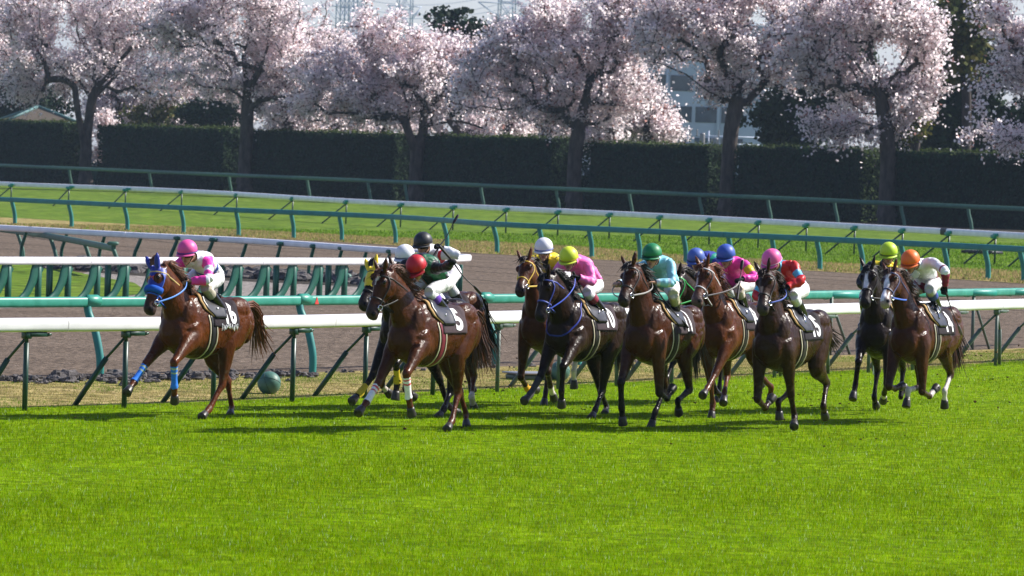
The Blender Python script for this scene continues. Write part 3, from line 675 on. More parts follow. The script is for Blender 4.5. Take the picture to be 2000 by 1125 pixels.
    if twigs:                                                   # bare bark: few flowers sit directly on the thick limbs
        keep = np.ones(len(P), bool)
        for i in range(len(nodes)):
            if par[i] < 0 or R[i] < .10: continue
            a_, b_ = nodes[par[i]][[0, 2]], nodes[i][[0, 2]]; dd, t_ = segdist(P[:, [0, 2]], a_, b_ + 1e-4)
            keep &= ~((dd < R[i] * 1.1 + .03) & (P[:, 1] < nodes[i][1] + .3) & (r.uniform(0, 1, len(P)) < .55))
        P, N, c, sz = P[keep], N[keep], c[keep], sz[keep]
    V, Q = quads_at(P, N, rdirs(r, len(P)), sz * 1.15, sz)
    G().add(V, Q, col=np.repeat(c, 4, 0)).obj('crown', mats[1], root, smooth=False)
    return root
def unit3(v): return v / (np.linalg.norm(v, axis=1)[:, None] + 1e-9)
def pinkc(r, n):
    a = np.array([.96, .90, .905]); b = np.array([.93, .81, .825]); d = np.array([.40, .22, .19]); t = r.uniform(0, 1, (n, 1)); c = a * t + b * (1 - t)
    m = r.uniform(0, 1, n) < .08; c[m] = d; return c * r.uniform(.9, 1.08, (n, 1))
def darkc(a, v=.5): 
    a = np.array(a); return lambda r, n: a[None] * r.uniform(1 - v, 1 + v, (n, 1)) * np.column_stack([r.uniform(.8, 1.25, n), np.ones(n), r.uniform(.8, 1.2, n)])
CH = dict(name='cherry_tree', cat='cherry tree', mats=(MT['bark'], MT['blossom']), colf=pinkc)
def cherry(label, px, pyb, trunk, limbs, env, seed, group='blossoming cherries along the hedge', n=330, rmax=.58, dy=0.0, size=.165, Y=None, gap=0.0, nleaf=80):
    Y = line_hit(px, 0)[1] + dy if Y is None else Y
    return tree(CH['name'], label, CH['cat'], group, px, pyb, Y, trunk, limbs, env, n, nleaf, 1.25, .45, size, CH['colf'], CH['mats'], seed, rmax, gap=gap, twigs=8)
cherry('blossoming cherry with a forked trunk left of the first hedge gap', 166, 362, [(168, 364), (167, 320), (172, 250), (180, 195), (190, 168)],
    [[(166, 300, 0), (155, 235, -.5), (150, 205, -1), (146, 170, -1)], [(180, 195, 0), (150, 150, 1), (110, 125, 2), (60, 95, 3)], [(186, 180, 0), (240, 112, -1), (275, 75, -2), (320, 45, -2)], [(180, 200, 0), (235, 140, 1), (305, 138, 2), (360, 120, 2)], [(188, 170, 0), (180, 110, 1), (150, 60, 2), (165, 0, 2)], [(188, 168, 0), (215, 90, 2), (215, 20, 3)]],
    [(150, 110, 175, 75), (60, 130, 120, 65), (170, 10, 190, 75), (290, 95, 100, 75), (50, 30, 110, 60), (300, 180, 60, 30), (330, 120, 80, 70), (30, 180, 70, 30)], 21, n=560)
cherry('blossoming cherry with one straight dark trunk, second trunk from the left', 480, 377, [(478, 379), (477, 340), (481, 270), (483, 215), (482, 165)],
    [[(482, 165, 0), (455, 150, 1), (440, 120, 1), (400, 95, 2)], [(484, 175, 0), (505, 140, -1), (522, 95, -1), (528, 45, -1), (545, -20, 0)], [(480, 150, 0), (475, 110, 1), (490, 60, 1), (480, 0, 1)], [(485, 215, 0), (510, 195, -1), (560, 190, -2), (620, 200, -2)], [(483, 200, 0), (450, 175, -1), (400, 170, -2)], [(485, 190, 0), (540, 150, 1), (600, 130, 2)]],
    [(480, 100, 155, 95), (400, 130, 100, 65), (575, 175, 110, 68), (490, -5, 150, 75), (590, 95, 90, 65), (400, 30, 80, 55), (640, 165, 70, 70), (350, 60, 60, 60), (600, 215, 80, 35)], 22, n=600)
cherry('blossoming cherry with a twin trunk forming a V behind the red cap', 812, 391, [(812, 393), (812, 350), (814, 300)],
    [[(813, 305, 0), (800, 265, -.5), (792, 235, -.5), (798, 200, -1), (760, 170, -1), (710, 165, -2)], [(814, 305, 0), (826, 260, .5), (827, 200, 1), (812, 185, 1), (835, 140, 1), (850, 95, 1)], [(798, 200, 0), (765, 110, 1), (745, 60, 1), (735, 15, 1)], [(792, 240, 0), (740, 220, -2), (680, 222, -2)], [(828, 210, 0), (870, 180, 1), (920, 185, 1)], [(798, 200, 0), (815, 150, 2), (790, 100, 3)]],
    [(790, 165, 155, 75), (690, 190, 115, 55), (735, 60, 65, 58), (860, 145, 100, 65), (800, 100, 110, 50), (900, 215, 80, 40), (650, 150, 70, 60), (930, 150, 60, 60), (700, 225, 80, 30)], 23, n=560)
cherry('broad blossoming cherry with a slanting split trunk above the green cap', 1122, 405, [(1122, 407), (1121, 350), (1125, 290), (1130, 255)],
    [[(1127, 270, 0), (1112, 230, -.5), (1106, 205, -.5), (1090, 180, -1), (1068, 162, -1)], [(1130, 260, 0), (1142, 200, .5), (1152, 160, .5), (1178, 125, .5), (1188, 85, 1), (1215, 60, 1), (1260, 40, 2)], [(1150, 165, 0), (1130, 110, 1), (1100, 80, 1), (1060, 40, 2)], [(1185, 90, 0), (1170, 40, 1), (1185, -10, 1)], [(1140, 215, 0), (1200, 205, -1), (1260, 215, -2)], [(1106, 210, 0), (1050, 205, 0), (980, 215, 0)], [(1130, 120, 0), (1060, 110, 1), (990, 90, 2)]],
    [(1110, 150, 170, 80), (1010, 110, 90, 60), (1180, 60, 120, 90), (1215, 165, 72, 60), (1040, 60, 80, 45), (1150, 0, 120, 60), (980, 190, 90, 50), (1250, 60, 80, 70), (960, 150, 60, 60), (1100, 220, 120, 35)], 24, n=640)
cherry('blossoming cherry with a crooked lone trunk in front of the pale building', 1420, 417, [(1420, 419), (1420, 370), (1424, 310), (1428, 255), (1438, 200), (1444, 180)],
    [[(1440, 190, 0), (1420, 140, .5), (1405, 105, .5), (1420, 80, .5), (1450, 60, 1), (1470, 20, 1)], [(1405, 110, 0), (1370, 75, 1), (1330, 50, 2), (1300, 20, 2)], [(1436, 200, 0), (1385, 180, -1), (1340, 145, -1)], [(1444, 180, 0), (1480, 150, 1), (1530, 140, 2)], [(1420, 80, 0), (1410, 30, 1), (1420, -20, 1)]],
    [(1400, 90, 145, 85), (1432, 175, 50, 35), (1330, 60, 90, 60), (1480, 90, 80, 70), (1410, 0, 150, 60), (1520, 30, 60, 50), (1530, 110, 50, 60)], 25, n=500)
cherry('tall blossoming cherry with low drooping sprays, just right of the pink capped rider', 1733, 431, [(1732, 433), (1732, 380), (1735, 320), (1730, 250), (1720, 190)],
    [[(1733, 300, 0), (1750, 240, 1), (1790, 180, 1), (1820, 150, 2)], [(1725, 210, 0), (1690, 150, -1), (1660, 110, -1), (1600, 80, 0)], [(1720, 190, 0), (1700, 110, 1), (1700, 50, 1), (1740, 5, 1)], [(1730, 250, 0), (1680, 240, -2), (1620, 265, -3)], [(1720, 190, 0), (1770, 110, 0), (1800, 60, 0)]],
    [(1690, 110, 140, 110), (1700, 215, 115, 55), (1770, 120, 80, 80), (1700, 10, 140, 60), (1600, 110, 70, 70), (1640, 255, 60, 25), (1560, 60, 60, 60), (1760, 190, 50, 40), (1825, 150, 35, 25), (1815, 60, 35, 20)], 26, n=470, gap=-.06)
cherry('blossoming cherry leaning in at the right edge of the frame', 2052, 446, [(2052, 448), (2050, 380), (2045, 300), (2040, 220)],
    [[(2042, 240, 0), (2000, 190, 0), (1950, 160, 0)], [(2040, 220, 0), (2010, 120, 1), (1980, 50, 1)], [(2045, 280, 0), (1980, 265, -1), (1930, 270, -2)], [(2040, 220, 0), (2060, 100, 1)]],
    [(2020, 90, 100, 80), (1990, 200, 85, 60), (2080, 130, 110, 110), (1960, 265, 65, 28), (1990, 20, 80, 50)], 27, n=330)
cherry('blossoming cherry at the left edge above the roof', -95, 352, [(-95, 354), (-92, 300), (-90, 200)], [[(-90, 220, 0), (-40, 150, 0), (20, 120, 0)], [(-90, 200, 0), (-60, 90, 1), (0, 40, 1)]],
    [(-50, 90, 130, 90), (10, 130, 70, 50), (-10, 20, 100, 60)], 28, n=260)
BG = 'cherries of the second row behind the hedge'
SEC = [(232, 'just right of the forked trunk'), (330, 'above the middle of the second hedge'), (415, 'left of the straight trunk'), (560, 'right of the straight trunk'), (655, 'above the middle of the third hedge'), (745, 'left of the V shaped trunk'),
    (890, 'right of the V shaped trunk'), (985, 'above the middle of the fourth hedge'), (1060, 'left of the slanting split trunk'), (1190, 'right of the slanting split trunk'), (1262, 'ending against the pale building')]
for i, (px, w_) in enumerate(SEC):
    Yb = line_hit(px, 0)[1] + 22 + 9 * (i % 3); j_ = hor(px) - 317; e0 = 230 + j_ * 1.0; rw = 62 if px < 1200 else 42
    cherry('pale second row cherry behind the hedge, ' + w_, px, 340, [(px, 345), (px + 4, 290), (px, 240)], [[(px, 250, 0), (px - 40, 200, 2)], [(px, 250, 0), (px + 40, 180, -2)]],
        [(px, e0, rw, 42), (px - 20, e0 - 55, rw * .9, 40), (px + 15, e0 + 24, rw, 26), (px - 10, e0 - 110, rw * .8, 35)], 40 + i, BG, n=230, rmax=.4, Y=Yb)
cherry('second row cherry between the crooked cherry and the tall drooping one', 1560, 340, [(1560, 345), (1564, 250), (1560, 160)], [[(1560, 170, 0), (1540, 90, 2)]], [(1560, 120, 80, 80), (1570, 30, 90, 60)], 59, BG, n=230, rmax=.4, Y=line_hit(1560, 0)[1] + 30)
DK = 'dark trees behind the cherries'
def dark(name, label, px, dy, env, n, col, seed, size=.34, nleaf=60, sp=1.2, fl=.7, rmax=.35, gap=0.0):
    Y = line_hit(px, 0)[1] + dy
    tree(name, label, 'tree', DK, px, 340, Y, [(px, 345), (px + 3, 270), (px, env[0][1])], [[(px, env[0][1] + 20, 0), (env[-1][0], env[-1][1], 1)]], env, n, nleaf, sp, fl, size, darkc(col), (MT['bark'], MT['leaf']), seed, rmax, gap=gap)
dark('evergreen_tree', 'dark evergreen showing under the blossoms behind the roof at the left', 60, 40, [(50, 195, 95, 50), (-10, 170, 80, 60), (20, 60, 40, 50)], 210, (.022, .040, .02), 61)
cherry('low blossoming shrub in the gap between the forked cherry and the second hedge', 204, 340, [(204, 356), (204, 320), (205, 290)], [[(204, 300, 0), (210, 262, 1)]], [(205, 262, 17, 38), (200, 310, 12, 22)], 77, BG, n=40, rmax=.12, Y=line_hit(204, 0)[1] + 8, gap=-.5)
dark('olive_shrub', 'olive green bush above the second hedge in a gap of blossom', 285, 12, [(285, 205, 45, 28)], 60, (.13, .14, .045), 62, .25)
dark('evergreen_shrub', 'small dark evergreen bush beside the straight cherry trunk', 405, 12, [(405, 222, 42, 22)], 60, (.03, .055, .025), 63, .25)
dark('pine_tree', 'dark open crowned pine rising against the sky between two cherries', 895, 30, [(900, 60, 55, 45), (880, 110, 60, 40), (905, 170, 60, 60)], 110, (.025, .045, .025), 64, .32, 60, 1.1, .45, gap=-.3)
dark('evergreen_tree', 'dark evergreen right of the pale building behind the drooping cherry', 1545, 24, [(1535, 235, 62, 55), (1600, 200, 80, 70), (1620, 110, 60, 60)], 260, (.028, .048, .022), 65)
dark('evergreen_tree', 'tall dark tree with an olive top in the gap at the right', 1880, 22, [(1880, 215, 85, 90), (1870, 110, 75, 80), (1800, 220, 60, 70), (1960, 240, 70, 60)], 420, (.02, .036, .015), 66, .36)
dark('bamboo_clump', 'olive yellow feathery tree top above the tall dark tree', 1885, 16, [(1885, 40, 55, 55), (1860, 110, 40, 45)], 150, (.12, .12, .03), 67, .3, 55, 1.0, .8)
dark('olive_shrub', 'bright olive shoots beside the drooping cherry trunk', 1785, 2.5, [(1790, 262, 18, 32)], 26, (.14, .15, .03), 68, .2, 22, .6, .9)

# pavilion roof at the left
c = at(74, 240, 415); root = empty('pavilion', (c[0], c[1], 0), .25); tag(root, 'small pavilion with a brown hipped roof and teal ridges behind the left hedge', 'pavilion')
zp = at(75, 209, 415)[2]; ze = at(75, 239, 415)[2]; hw = 3.3
V = np.array([(-hw, -hw, ze), (hw, -hw, ze), (hw, hw, ze), (-hw, hw, ze), (0, 0, zp)]); Vb = V.copy(); Vb[:, 2] -= .15
G().add(np.vstack([V, Vb]), [[0, 1, 6, 5], [1, 2, 7, 6], [2, 3, 8, 7], [3, 0, 5, 8], [8, 7, 6, 5]], [[0, 1, 4], [1, 2, 4], [2, 3, 4], [3, 0, 4]]).obj('roof', MT['roof'], root, smooth=False)
g = G(); 
for k in range(4): g.add(*bar(V[k] + [0, 0, .05], V[4] + [0, 0, .05], .14))
for k in range(4): g.add(*bar(V[k], V[(k + 1) % 4], .12))
g.obj('roof_ridge', MT['roofedge'], root)
for sx in (-1, 1):
    for sy in (-1, 1): G().add(*box((sx * (hw - .8), sy * (hw - .8), ze / 2), (.16, .16, ze / 2 - .1), bevel=.03)).obj('post', MT['wall'], root)
G().add(*box((0, 0, 1.5), (hw - 1.2, hw - 1.2, 1.5), bevel=.03)).obj('wall', MT['wall'], root)

# pale slab building with window bands
Yb = 560; a = at(1195, 330, Yb); b = at(1497, 330, Yb); wd = b[0] - a[0]; zt = at(1330, 52, Yb)[2]
root = empty('office_building', ((a[0] + b[0]) / 2, Yb + 8, 0)); tag(root, 'pale multi storey building with blue window bands behind the crooked cherry', 'building')
G().add(*box((0, 0, zt / 2), (wd / 2, 7.5, zt / 2), bevel=.1)).obj('wall', MT['wall'], root, smooth=False)
fl = 3.75
for k in range(int(zt / fl)):
    zc = 2.3 + k * fl
    for x0 in np.arange(-wd / 2 + .5, wd / 2 - 2.6, 3.15):
        G().add(*box((x0 + 1.35, -7.52, zc), (1.35, .05, .95))).obj('window', MT['glass'], root, smooth=False)
g = G()
for x0 in np.arange(-wd / 2 + .1, wd / 2, 6.3): g.add(*box((x0, -7.7, zt / 2), (.16, .18, zt / 2 - .05), bevel=.02))
g.obj('pilaster', MT['wall'], root); G().add(*box((0, 0, zt + .3), (wd / 2 + .2, 7.7, .28), bevel=.05)).obj('parapet', MT['wall'], root)
# lower block to the left behind the blossoms
Yc = 640; a = at(1030, 330, Yc); root = empty('apartment_block', (a[0] + 10, Yc, 0)); tag(root, 'far pale block glimpsed through the blossom left of the window banded building', 'building')
zt = 17.0; G().add(*box((0, 0, zt / 2), (8, 6, zt / 2), bevel=.1)).obj('wall', MT['wall'], root, smooth=False)
for k in range(5):
    for j in range(6): G().add(*box((-6.5 + 2.6 * j, -6.02, 2 + k * 3.2), (.9, .05, .7))).obj('window', MT['glass'], root, smooth=False)
G().add(*box((0, 0, zt + .3), (8.2, 6.2, .28))).obj('parapet', MT['wall'], root)
Yc = 700; a = at(395, 330, Yc); root = empty('apartment_block', (a[0], Yc, 0)); tag(root, 'far pale block behind the blossom gap left of the straight cherry trunk', 'building')
zt = 15.5; G().add(*box((0, 0, zt / 2), (6, 6, zt / 2), bevel=.1)).obj('wall', MT['wall'], root, smooth=False)
for k in range(4):
    for j in range(4): G().add(*box((-4 + 2.7 * j, -6.02, 2 + k * 3.2), (.9, .05, .7))).obj('window', MT['glass'], root, smooth=False)
# substation: steel frame, insulators and tanks
Ys = 470; c = at(1365, 320, Ys); root = empty('substation', (c[0], Ys, 0)); tag(root, 'grey electrical substation with tanks and insulators over the hedge below the pale building', 'substation')
zz = at(1365, 272, Ys)[2]; g = G(); 
for x in (-3.3, -1.2, .9, 3.0): g.add(*bar((x, 0, 0), (x, 0, zz + .9), .08)); 
for z_ in (zz - .4, zz + .35): g.add(*bar((-3.5, 0, z_), (6.2, 0, z_), .07))
g.obj('frame', MT['steel'], root)
for x, h_, r_ in ((-1.9, 1.1, .3), (.25, .95, .28), (1.55, .5, .42), (2.5, .5, .42)):
    g = G(); zs = np.linspace(zz - 1.2, zz - .3 + h_, 13); g.add(*tube([(x, -.4, z_) for z_ in zs], [r_ * (1 if k % 2 else .86) for k in range(13)], n=12, sub=1, lat=(1, 0, 0))); g.obj('tank', MT['ceramic'], root)
for x in (-3.3, -2.5, -1.0, -.3, 1.9, 2.9):
    g = G(); g.add(*tube([(x, -.2, zz + .3 + .1 * k) for k in range(8)], [.11 if k % 2 else .05 for k in range(8)], n=8, sub=1, lat=(1, 0, 0))); g.obj('insulator', MT['ceramic'], root)
c = at(1445, 330, 452); root = empty('shed', (c[0] + 2.0, 452, 0)); tag(root, 'low white roofed shed seen in the gap right of the crooked cherry trunk', 'shed')
G().add(*box((0, 0, 1.9), (3.0, 2, 1.9))).obj('wall', MT['steel'], root, smooth=False); zr = at(1445, 312, 450)[2]
G().add(*box((0, 0, 4.0), (3.4, 2.4, .16), bevel=.05)).obj('roof', MT['wall'], root); G().add(*box((-.6, -2.03, 2.4), (.8, .04, .7))).obj('window', MT['glass'], root, smooth=False)

def pylon(label, px, Y, wpx, H, bays, arms):
    k_ = 2300 / Y; Y *= k_; H *= k_; arms = [(3.3 + (z - 3.3) * k_, l * k_) for z, l in arms]
    c = at(px, 300, Y); root = empty('pylon', (c[0], Y, 0), .35); tag(root, label, 'pylon', 'lattice pylons behind the trees')
    hw = wpx / 2 * Y / FPX; g = G(); th = .16 * k_
    def w_(z): return hw * (1.0 + .55 * max(0, (30 * k_ - z)) / (30 * k_))
    for x in np.linspace(-1, 1, bays + 1):
        for y in (-1, 1):
            zs = [0, 30 * k_, H]; P = [(x * w_(z), y * w_(z) * .5, z) for z in zs]; g.add(*bar(P[0], P[1], .17 * k_, 6)); g.add(*bar(P[1], P[2], .15 * k_, 6))
    g.obj('leg', MT['steel'], root); g = G()
    zs = np.arange(6 * k_, H, 4.2 * k_)
    for z0, z1 in zip(zs[:-1], zs[1:]):
        for y in (-1, 1):
            for b_ in range(bays):
                xa, xb = -1 + 2 * b_ / bays, -1 + 2 * (b_ + 1) / bays
                g.add(*bar((xa * w_(z0), y * w_(z0) * .5, z0), (xb * w_(z1), y * w_(z1) * .5, z1), .085 * k_, 5)); g.add(*bar((xb * w_(z0), y * w_(z0) * .5, z0), (xa * w_(z1), y * w_(z1) * .5, z1), .085 * k_, 5))
            g.add(*bar((-w_(z1), y * w_(z1) * .5, z1), (w_(z1), y * w_(z1) * .5, z1), .085 * k_, 5))
    g.obj('lattice', MT['steel'], root)
    for z, l in arms:
        g = G()
        for y in (-.5, .5):
            g.add(*bar((-l, 0, z), (l, 0, z), .12 * k_, 5)); g.add(*bar((-l, 0, z), (-w_(z), y * w_(z), z - 3.0 * k_), .1 * k_, 5)); g.add(*bar((l, 0, z), (w_(z), y * w_(z), z - 3.0 * k_), .1 * k_, 5)); g.add(*bar((-w_(z), y * w_(z), z), (-l, 0, z), .1 * k_, 5)); g.add(*bar((w_(z), y * w_(z), z), (l, 0, z), .1 * k_, 5))
        g.obj('cross_arm', MT['steel'], root)
    return root
pylon('wide three bay lattice pylon against the sky, left of the other pylons', 677, 1050, 52, 58, 3, ((37.5, 7.0), (46, 6)))
pylon('narrow lattice pylon right beside the wide one, above the V shaped cherry', 782, 1050, 28, 56, 1, ((38, 4), (46, 4)))
pylon('lattice pylon right of the dark pine top', 981, 980, 30, 56, 1, ((37, 6.5), (45, 6)))
g = G(); c = at(981, 300, 2300)
for k, (z, dz) in enumerate(((83, 5), (80, 4), (88, 5), (77, 4))):
    P = [(c[0] + t * 140, 2300 + t * 190, z - dz * 4 * t * (1 - t) + k * .3) for t in np.linspace(0, 1, 9)]; g.add(*tube(P, .13, n=4, sub=1, lat=(0, 0, 1)))
    P = [(c[0] - t * 80, 2300 + t * 160, z - dz * 4 * t * (1 - t)) for t in np.linspace(0, 1, 9)]; g.add(*tube(P, .13, n=4, sub=1, lat=(0, 0, 1)))
tag(g.obj('power_line', MT['steel']), 'thin overhead power lines slung from the pylon right of the dark pine top', 'power line')
# ------------------------------------------------------------------ horses and riders
def frame(a, roll=0.0):
    a = unit(a); y = np.array([0, 1., 0]); l = unit(y - (y @ a) * a); d = np.cross(a, l)
    if roll: c, s = math.cos(roll), math.sin(roll); l, d = c * l + s * d, c * d - s * l
    return a, d, l
def pitchM(D):
    c, s = math.cos(math.radians(D['ph'])), math.sin(math.radians(D['ph']))
    return np.array([[c, 0, -s], [0, 1, 0], [s, 0, c]]), D['dz']
class Rig:
    """local space: x forward, y to the animal's left, z up; .to() applies the trunk pitch and shifts to the root's origin"""
    def __init__(s, D, org): s.R, s.dz = pitchM(D); s.org = np.zeros(3); s.org = s.to([org])[0] if np.any(org) else np.zeros(3)
    def to(s, V):
        V = np.asarray(V, float) - [0, 0, 1.2]; return V @ s.R.T + [0, 0, 1.2 + s.dz] - s.org
def gobj(rig, g, name, mats, parent, smooth=True):
    g.v = [rig.to(v) for v in g.v]; return g.obj(name, mats, parent, smooth)

def horse(key, C):
    D = POSE[key]; P = {k: np.array(v) for k, v in D['P'].items()}
    root = empty('racehorse', (D['X'], D['Y'], 0), math.pi + math.radians(D['psi'])); tag(root, C['label'], 'horse', 'galloping racehorses')
    rig = Rig(D, (0, 0, 0)); g = G()
    # trunk
    sec = np.array([(.82, 1.24, 1.05, .08), (.76, 1.34, .95, .165), (.62, 1.47, .86, .225), (.44, 1.585, .81, .25), (.22, 1.565, .79, .272), (0, 1.525, .80, .285), (-.22, 1.515, .85, .285), (-.42, 1.54, .93, .275), (-.58, 1.565, 1.0, .275), (-.74, 1.55, 1.06, .25), (-.88, 1.46, 1.10, .185), (-.96, 1.36, 1.17, .09)])
    sec = resample(sec, 3); Cc = np.column_stack([sec[:, 0], 0 * sec[:, 0], (sec[:, 1] + sec[:, 2]) / 2]); hz = (sec[:, 1] - sec[:, 2]) / 2
    g.add(*rings(Cc, np.column_stack([0 * hz, 0 * hz, hz]), np.column_stack([0 * hz, sec[:, 3], 0 * hz]), 22))
    # neck
    poll, muz = P['poll'], P['muz']; nb = np.array([.56, 0, 1.36]); ax = poll - nb
    npts = [(.30, 0, 1.26), tuple(nb), tuple(nb + ax * .38 + [0, 0, .02]), tuple(nb + ax * .72 + [0, 0, .02]), tuple(poll)]
    nra = [.30, .265, .215, .162, .118]; nrb = [.20, .178, .128, .100, .080]
    g.add(*tube(npts, nra, nrb, n=18))
    NP = resample(np.column_stack([npts, nra]), 5); NT = np.gradient(NP[:, :3], axis=0); NT /= np.linalg.norm(NT, axis=1)[:, None]
    NU = np.cross(np.array([0, -1., 0])[None], NT); NU *= np.sign(NU[:, 2:3]); crest = NP[:, :3] + NU * NP[:, 3:4] * .95
    # head
    L = np.linalg.norm(muz - poll); a, d, l = frame(muz - poll, C.get('hroll', .0) + .20); HS = 1.14
    hp = np.array([(-.07, 0, .06, .05), (.05, -.012, .10, .078), (.2, -.036, .130, .098), (.35, -.042, .128, .09), (.5, -.032, .098, .068), (.65, -.018, .082, .060), (.8, -.012, .076, .060), (.92, -.016, .074, .064), (1.0, -.026, .054, .052), (1.03, -.026, .02, .02)])
    hp = resample(hp, 3); HC = poll + a * (hp[:, :1] * L) + d * hp[:, 1:2] * HS; k = len(HC)
    g.add(*rings(HC, np.broadcast_to(d, (k, 3)) * hp[:, 2:3] * HS, np.broadcast_to(l, (k, 3)) * hp[:, 3:4] * HS, 18))
    HR = np.column_stack([a, d, l])
    def hpt(t, dd, ll): return poll + a * t * L + d * dd * HS + l * ll * HS
    for s in (1, -1):
        g.add(*ell(hpt(.25, .05, .074 * s), (.055, .035, .03), HR)); g.add(*ell(hpt(.92, .004, .038 * s), (.045, .035, .026), HR))   # brow, nostril
        g.add(*ell(hpt(.33, -.055, .055 * s), (.11, .085, .04), HR))                                                              # cheek
        e0 = hpt(.0, .075, .052 * s); ed = unit(-a * .75 + d * .55 + l * .34 * s)
        g.add(*tube([e0 - ed * .03, e0 + ed * .04, e0 + ed * .10, e0 + ed * .165], [.026, .036, .03, .006], [.022, .026, .022, .006], lat=l, n=10, sub=3))
    # muscles
    for s in (1, -1):
        for c, r in (((.44, .185, 1.10), (.20, .075, .19)), ((.58, .145, 1.28), (.15, .08, .25)), ((.715, .09, 1.10), (.085, .10, .14)), ((-.58, .13, 1.40), (.27, .145, .17)), ((-.80, .14, 1.22), (.13, .105, .24)), ((.30, .06, 1.50), (.25, .10, .09))):
            g.add(*ell((c[0], c[1] * s, c[2]), r, n=14, m=10))
    legs = {}
    for sd, s in (('L', 1), ('R', -1)):
        S0 = np.array([.52, .18 * s, 1.08]); K, Ft, Hf = P['F' + sd + 'k'], P['F' + sd + 'f'], P['F' + sd + 'h']
        b = lambda t, A, B: A + (B - A) * t
        pts = [S0 + [.04, -.02 * s, .14], S0, b(.28, S0, K), b(.6, S0, K), b(.9, S0, K), K, b(.14, K, Ft), b(.5, K, Ft), b(.85, K, Ft), Ft, b(.4, Ft, Hf), b(.62, Ft, Hf)]
        g.add(*tube(pts, [.16, .155, .126, .086, .058, .057, .044, .036, .040, .049, .038, .045], [.095, .10, .088, .066, .051, .053, .040, .032, .036, .043, .036, .043], n=14, sub=3))
        legs['F' + sd] = (S0, K, Ft, Hf)
        Hp = np.array([-.62, .155 * s, 1.25]); St, Hk, Ft, Hf = P['H' + sd + 't'], P['H' + sd + 'k'], P['H' + sd + 'f'], P['H' + sd + 'h']
        pts = [Hp + [0, 0, .08], Hp, b(.5, Hp, St), St, b(.35, St, Hk), b(.72, St, Hk), b(.92, St, Hk), Hk, b(.15, Hk, Ft), b(.5, Hk, Ft), b(.86, Hk, Ft), Ft, b(.4, Ft, Hf), b(.62, Ft, Hf)]
        g.add(*tube(pts, [.22, .24, .225, .165, .125, .078, .064, .066, .049, .038, .041, .050, .038, .045], [.12, .13, .125, .10, .078, .054, .046, .048, .038, .031, .034, .041, .034, .042], n=14, sub=3))
        cv = unit(Hk - St); g.add(*tube([b(.6, St, Hk) - np.cross(cv, [0, 1, 0]) * -.02, Hk + unit((Hk - St) + (Hk - Ft)) * .035], [.03, .035], n=10, sub=1))   # point of hock
        legs['H' + sd] = (St, Hk, Ft, Hf)
    V, Q = remesh(g, .0135); V = smooth(V, Q, 13)
    N = normals(V, Q)
    if ((V - V.mean(0)) * N).sum() < 0: N = -N
    # gentle muscle relief
    disp = np.array([noise.noise(Vector((p[0] * 7, p[1] * 7, p[2] * 4.5)) + Vector((ord(key), 0, 0))) for p in V]); rdg = np.array([noise.noise(Vector((p[0] * 5.5, p[1] * 6, p[2] * 3.6)) + Vector((7, ord(key), 3))) for p in V]); up_w = sstep(V[:, 2], .75, .95) * (1 - sstep((V - poll) @ a / L, -.6, -.1) * .7)
    V = V + N * (disp * .007 - .009 * np.exp(-(rdg / .07) ** 2) * up_w)[:, None]
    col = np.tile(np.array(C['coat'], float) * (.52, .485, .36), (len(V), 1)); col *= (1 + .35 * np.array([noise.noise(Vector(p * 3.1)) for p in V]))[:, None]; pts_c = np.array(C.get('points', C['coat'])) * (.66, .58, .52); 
    belly = sstep(-V[:, 2], -1.05, -.8) * .25; col *= (1 - belly[:, None])  # underside shade put into the coat colour
    lown = np.full(len(V), 9.0)
    for nm, (A, K, Ft, Hf) in legs.items():
        d1, t1 = segdist(V, A, K); d2, t2 = segdist(V, K, Ft); d3, t3 = segdist(V, Ft, Hf)
        near = (d2 < .085) & (t2 > -.25) | (d3 < .085) | (d1 < .09) & (t1 > .6)
        t = np.where((d2 <= d1) & (d2 <= d3), 1 + np.clip(t2, 0, 1), np.where(d3 < d1, 2 + np.clip(t3, 0, 1), np.clip(t1, 0, 1)))
        wgt = sstep(t, .65, 1.1) * near; col = col * (1 - wgt[:, None]) + pts_c * wgt[:, None]
        sk = C.get('socks', {}).get(nm)
        if sk: wgt = sstep(t, sk, sk + .12) * ((d2 < .07) | (d3 < .09)); col = col * (1 - wgt[:, None]) + np.array([.62, .56, .5]) * wgt[:, None]
    mud = sstep(np.array([noise.noise(Vector(p * 21)) for p in V]), .28, .5) * sstep(-V[:, 2], -1.25, -.5) * .55; col = col * (1 - mud[:, None]) + np.array([.085, .058, .034]) * mud[:, None]
    rel = V - poll; th = rel @ a / L; dh = rel @ d; lh = rel @ l; inh = (np.linalg.norm(rel - np.outer(rel @ a, a), axis=1) < .22) & (th > -.1) & (th < 1.1)
    w_ = sstep(th, .62, .9) * inh * .85; col = col * (1 - w_[:, None]) + np.array(C.get('muzzle', (.026, .020, .018))) * w_[:, None]
    for bz in C.get('blaze', []):
        t0, t1, wd, off_, cc = bz
        wid = wd * (1 + .3 * np.sin(th * 17)); m_ = inh & (dh > .02) & (th > t0) & (th < t1); w_ = m_ * sstep(wid - abs(lh - off_), -.004, .006); col = col * (1 - w_[:, None]) + np.array(cc) * w_[:, None]
    for s in (1, -1):
        for q, r0, cc in ((hpt(.94, .004, .052 * s), .030, (.004, .003, .003)), (hpt(.25, .05, .095 * s), .030, (.012, .008, .006))):
            w_ = sstep(r0 - np.linalg.norm(V - q, axis=1), -.008, .006); col = col * (1 - w_[:, None]) + np.array(cc) * w_[:, None]
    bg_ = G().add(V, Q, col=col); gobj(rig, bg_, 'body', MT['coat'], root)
    bvh = BVHTree.FromPolygons(V.tolist(), Q.tolist())
    for s in (1, -1):
        gobj(rig, G().add(*ell(hpt(.25, .048, .096 * s), (.02, .017, .013), HR)), 'eye', MT['eye'], root)
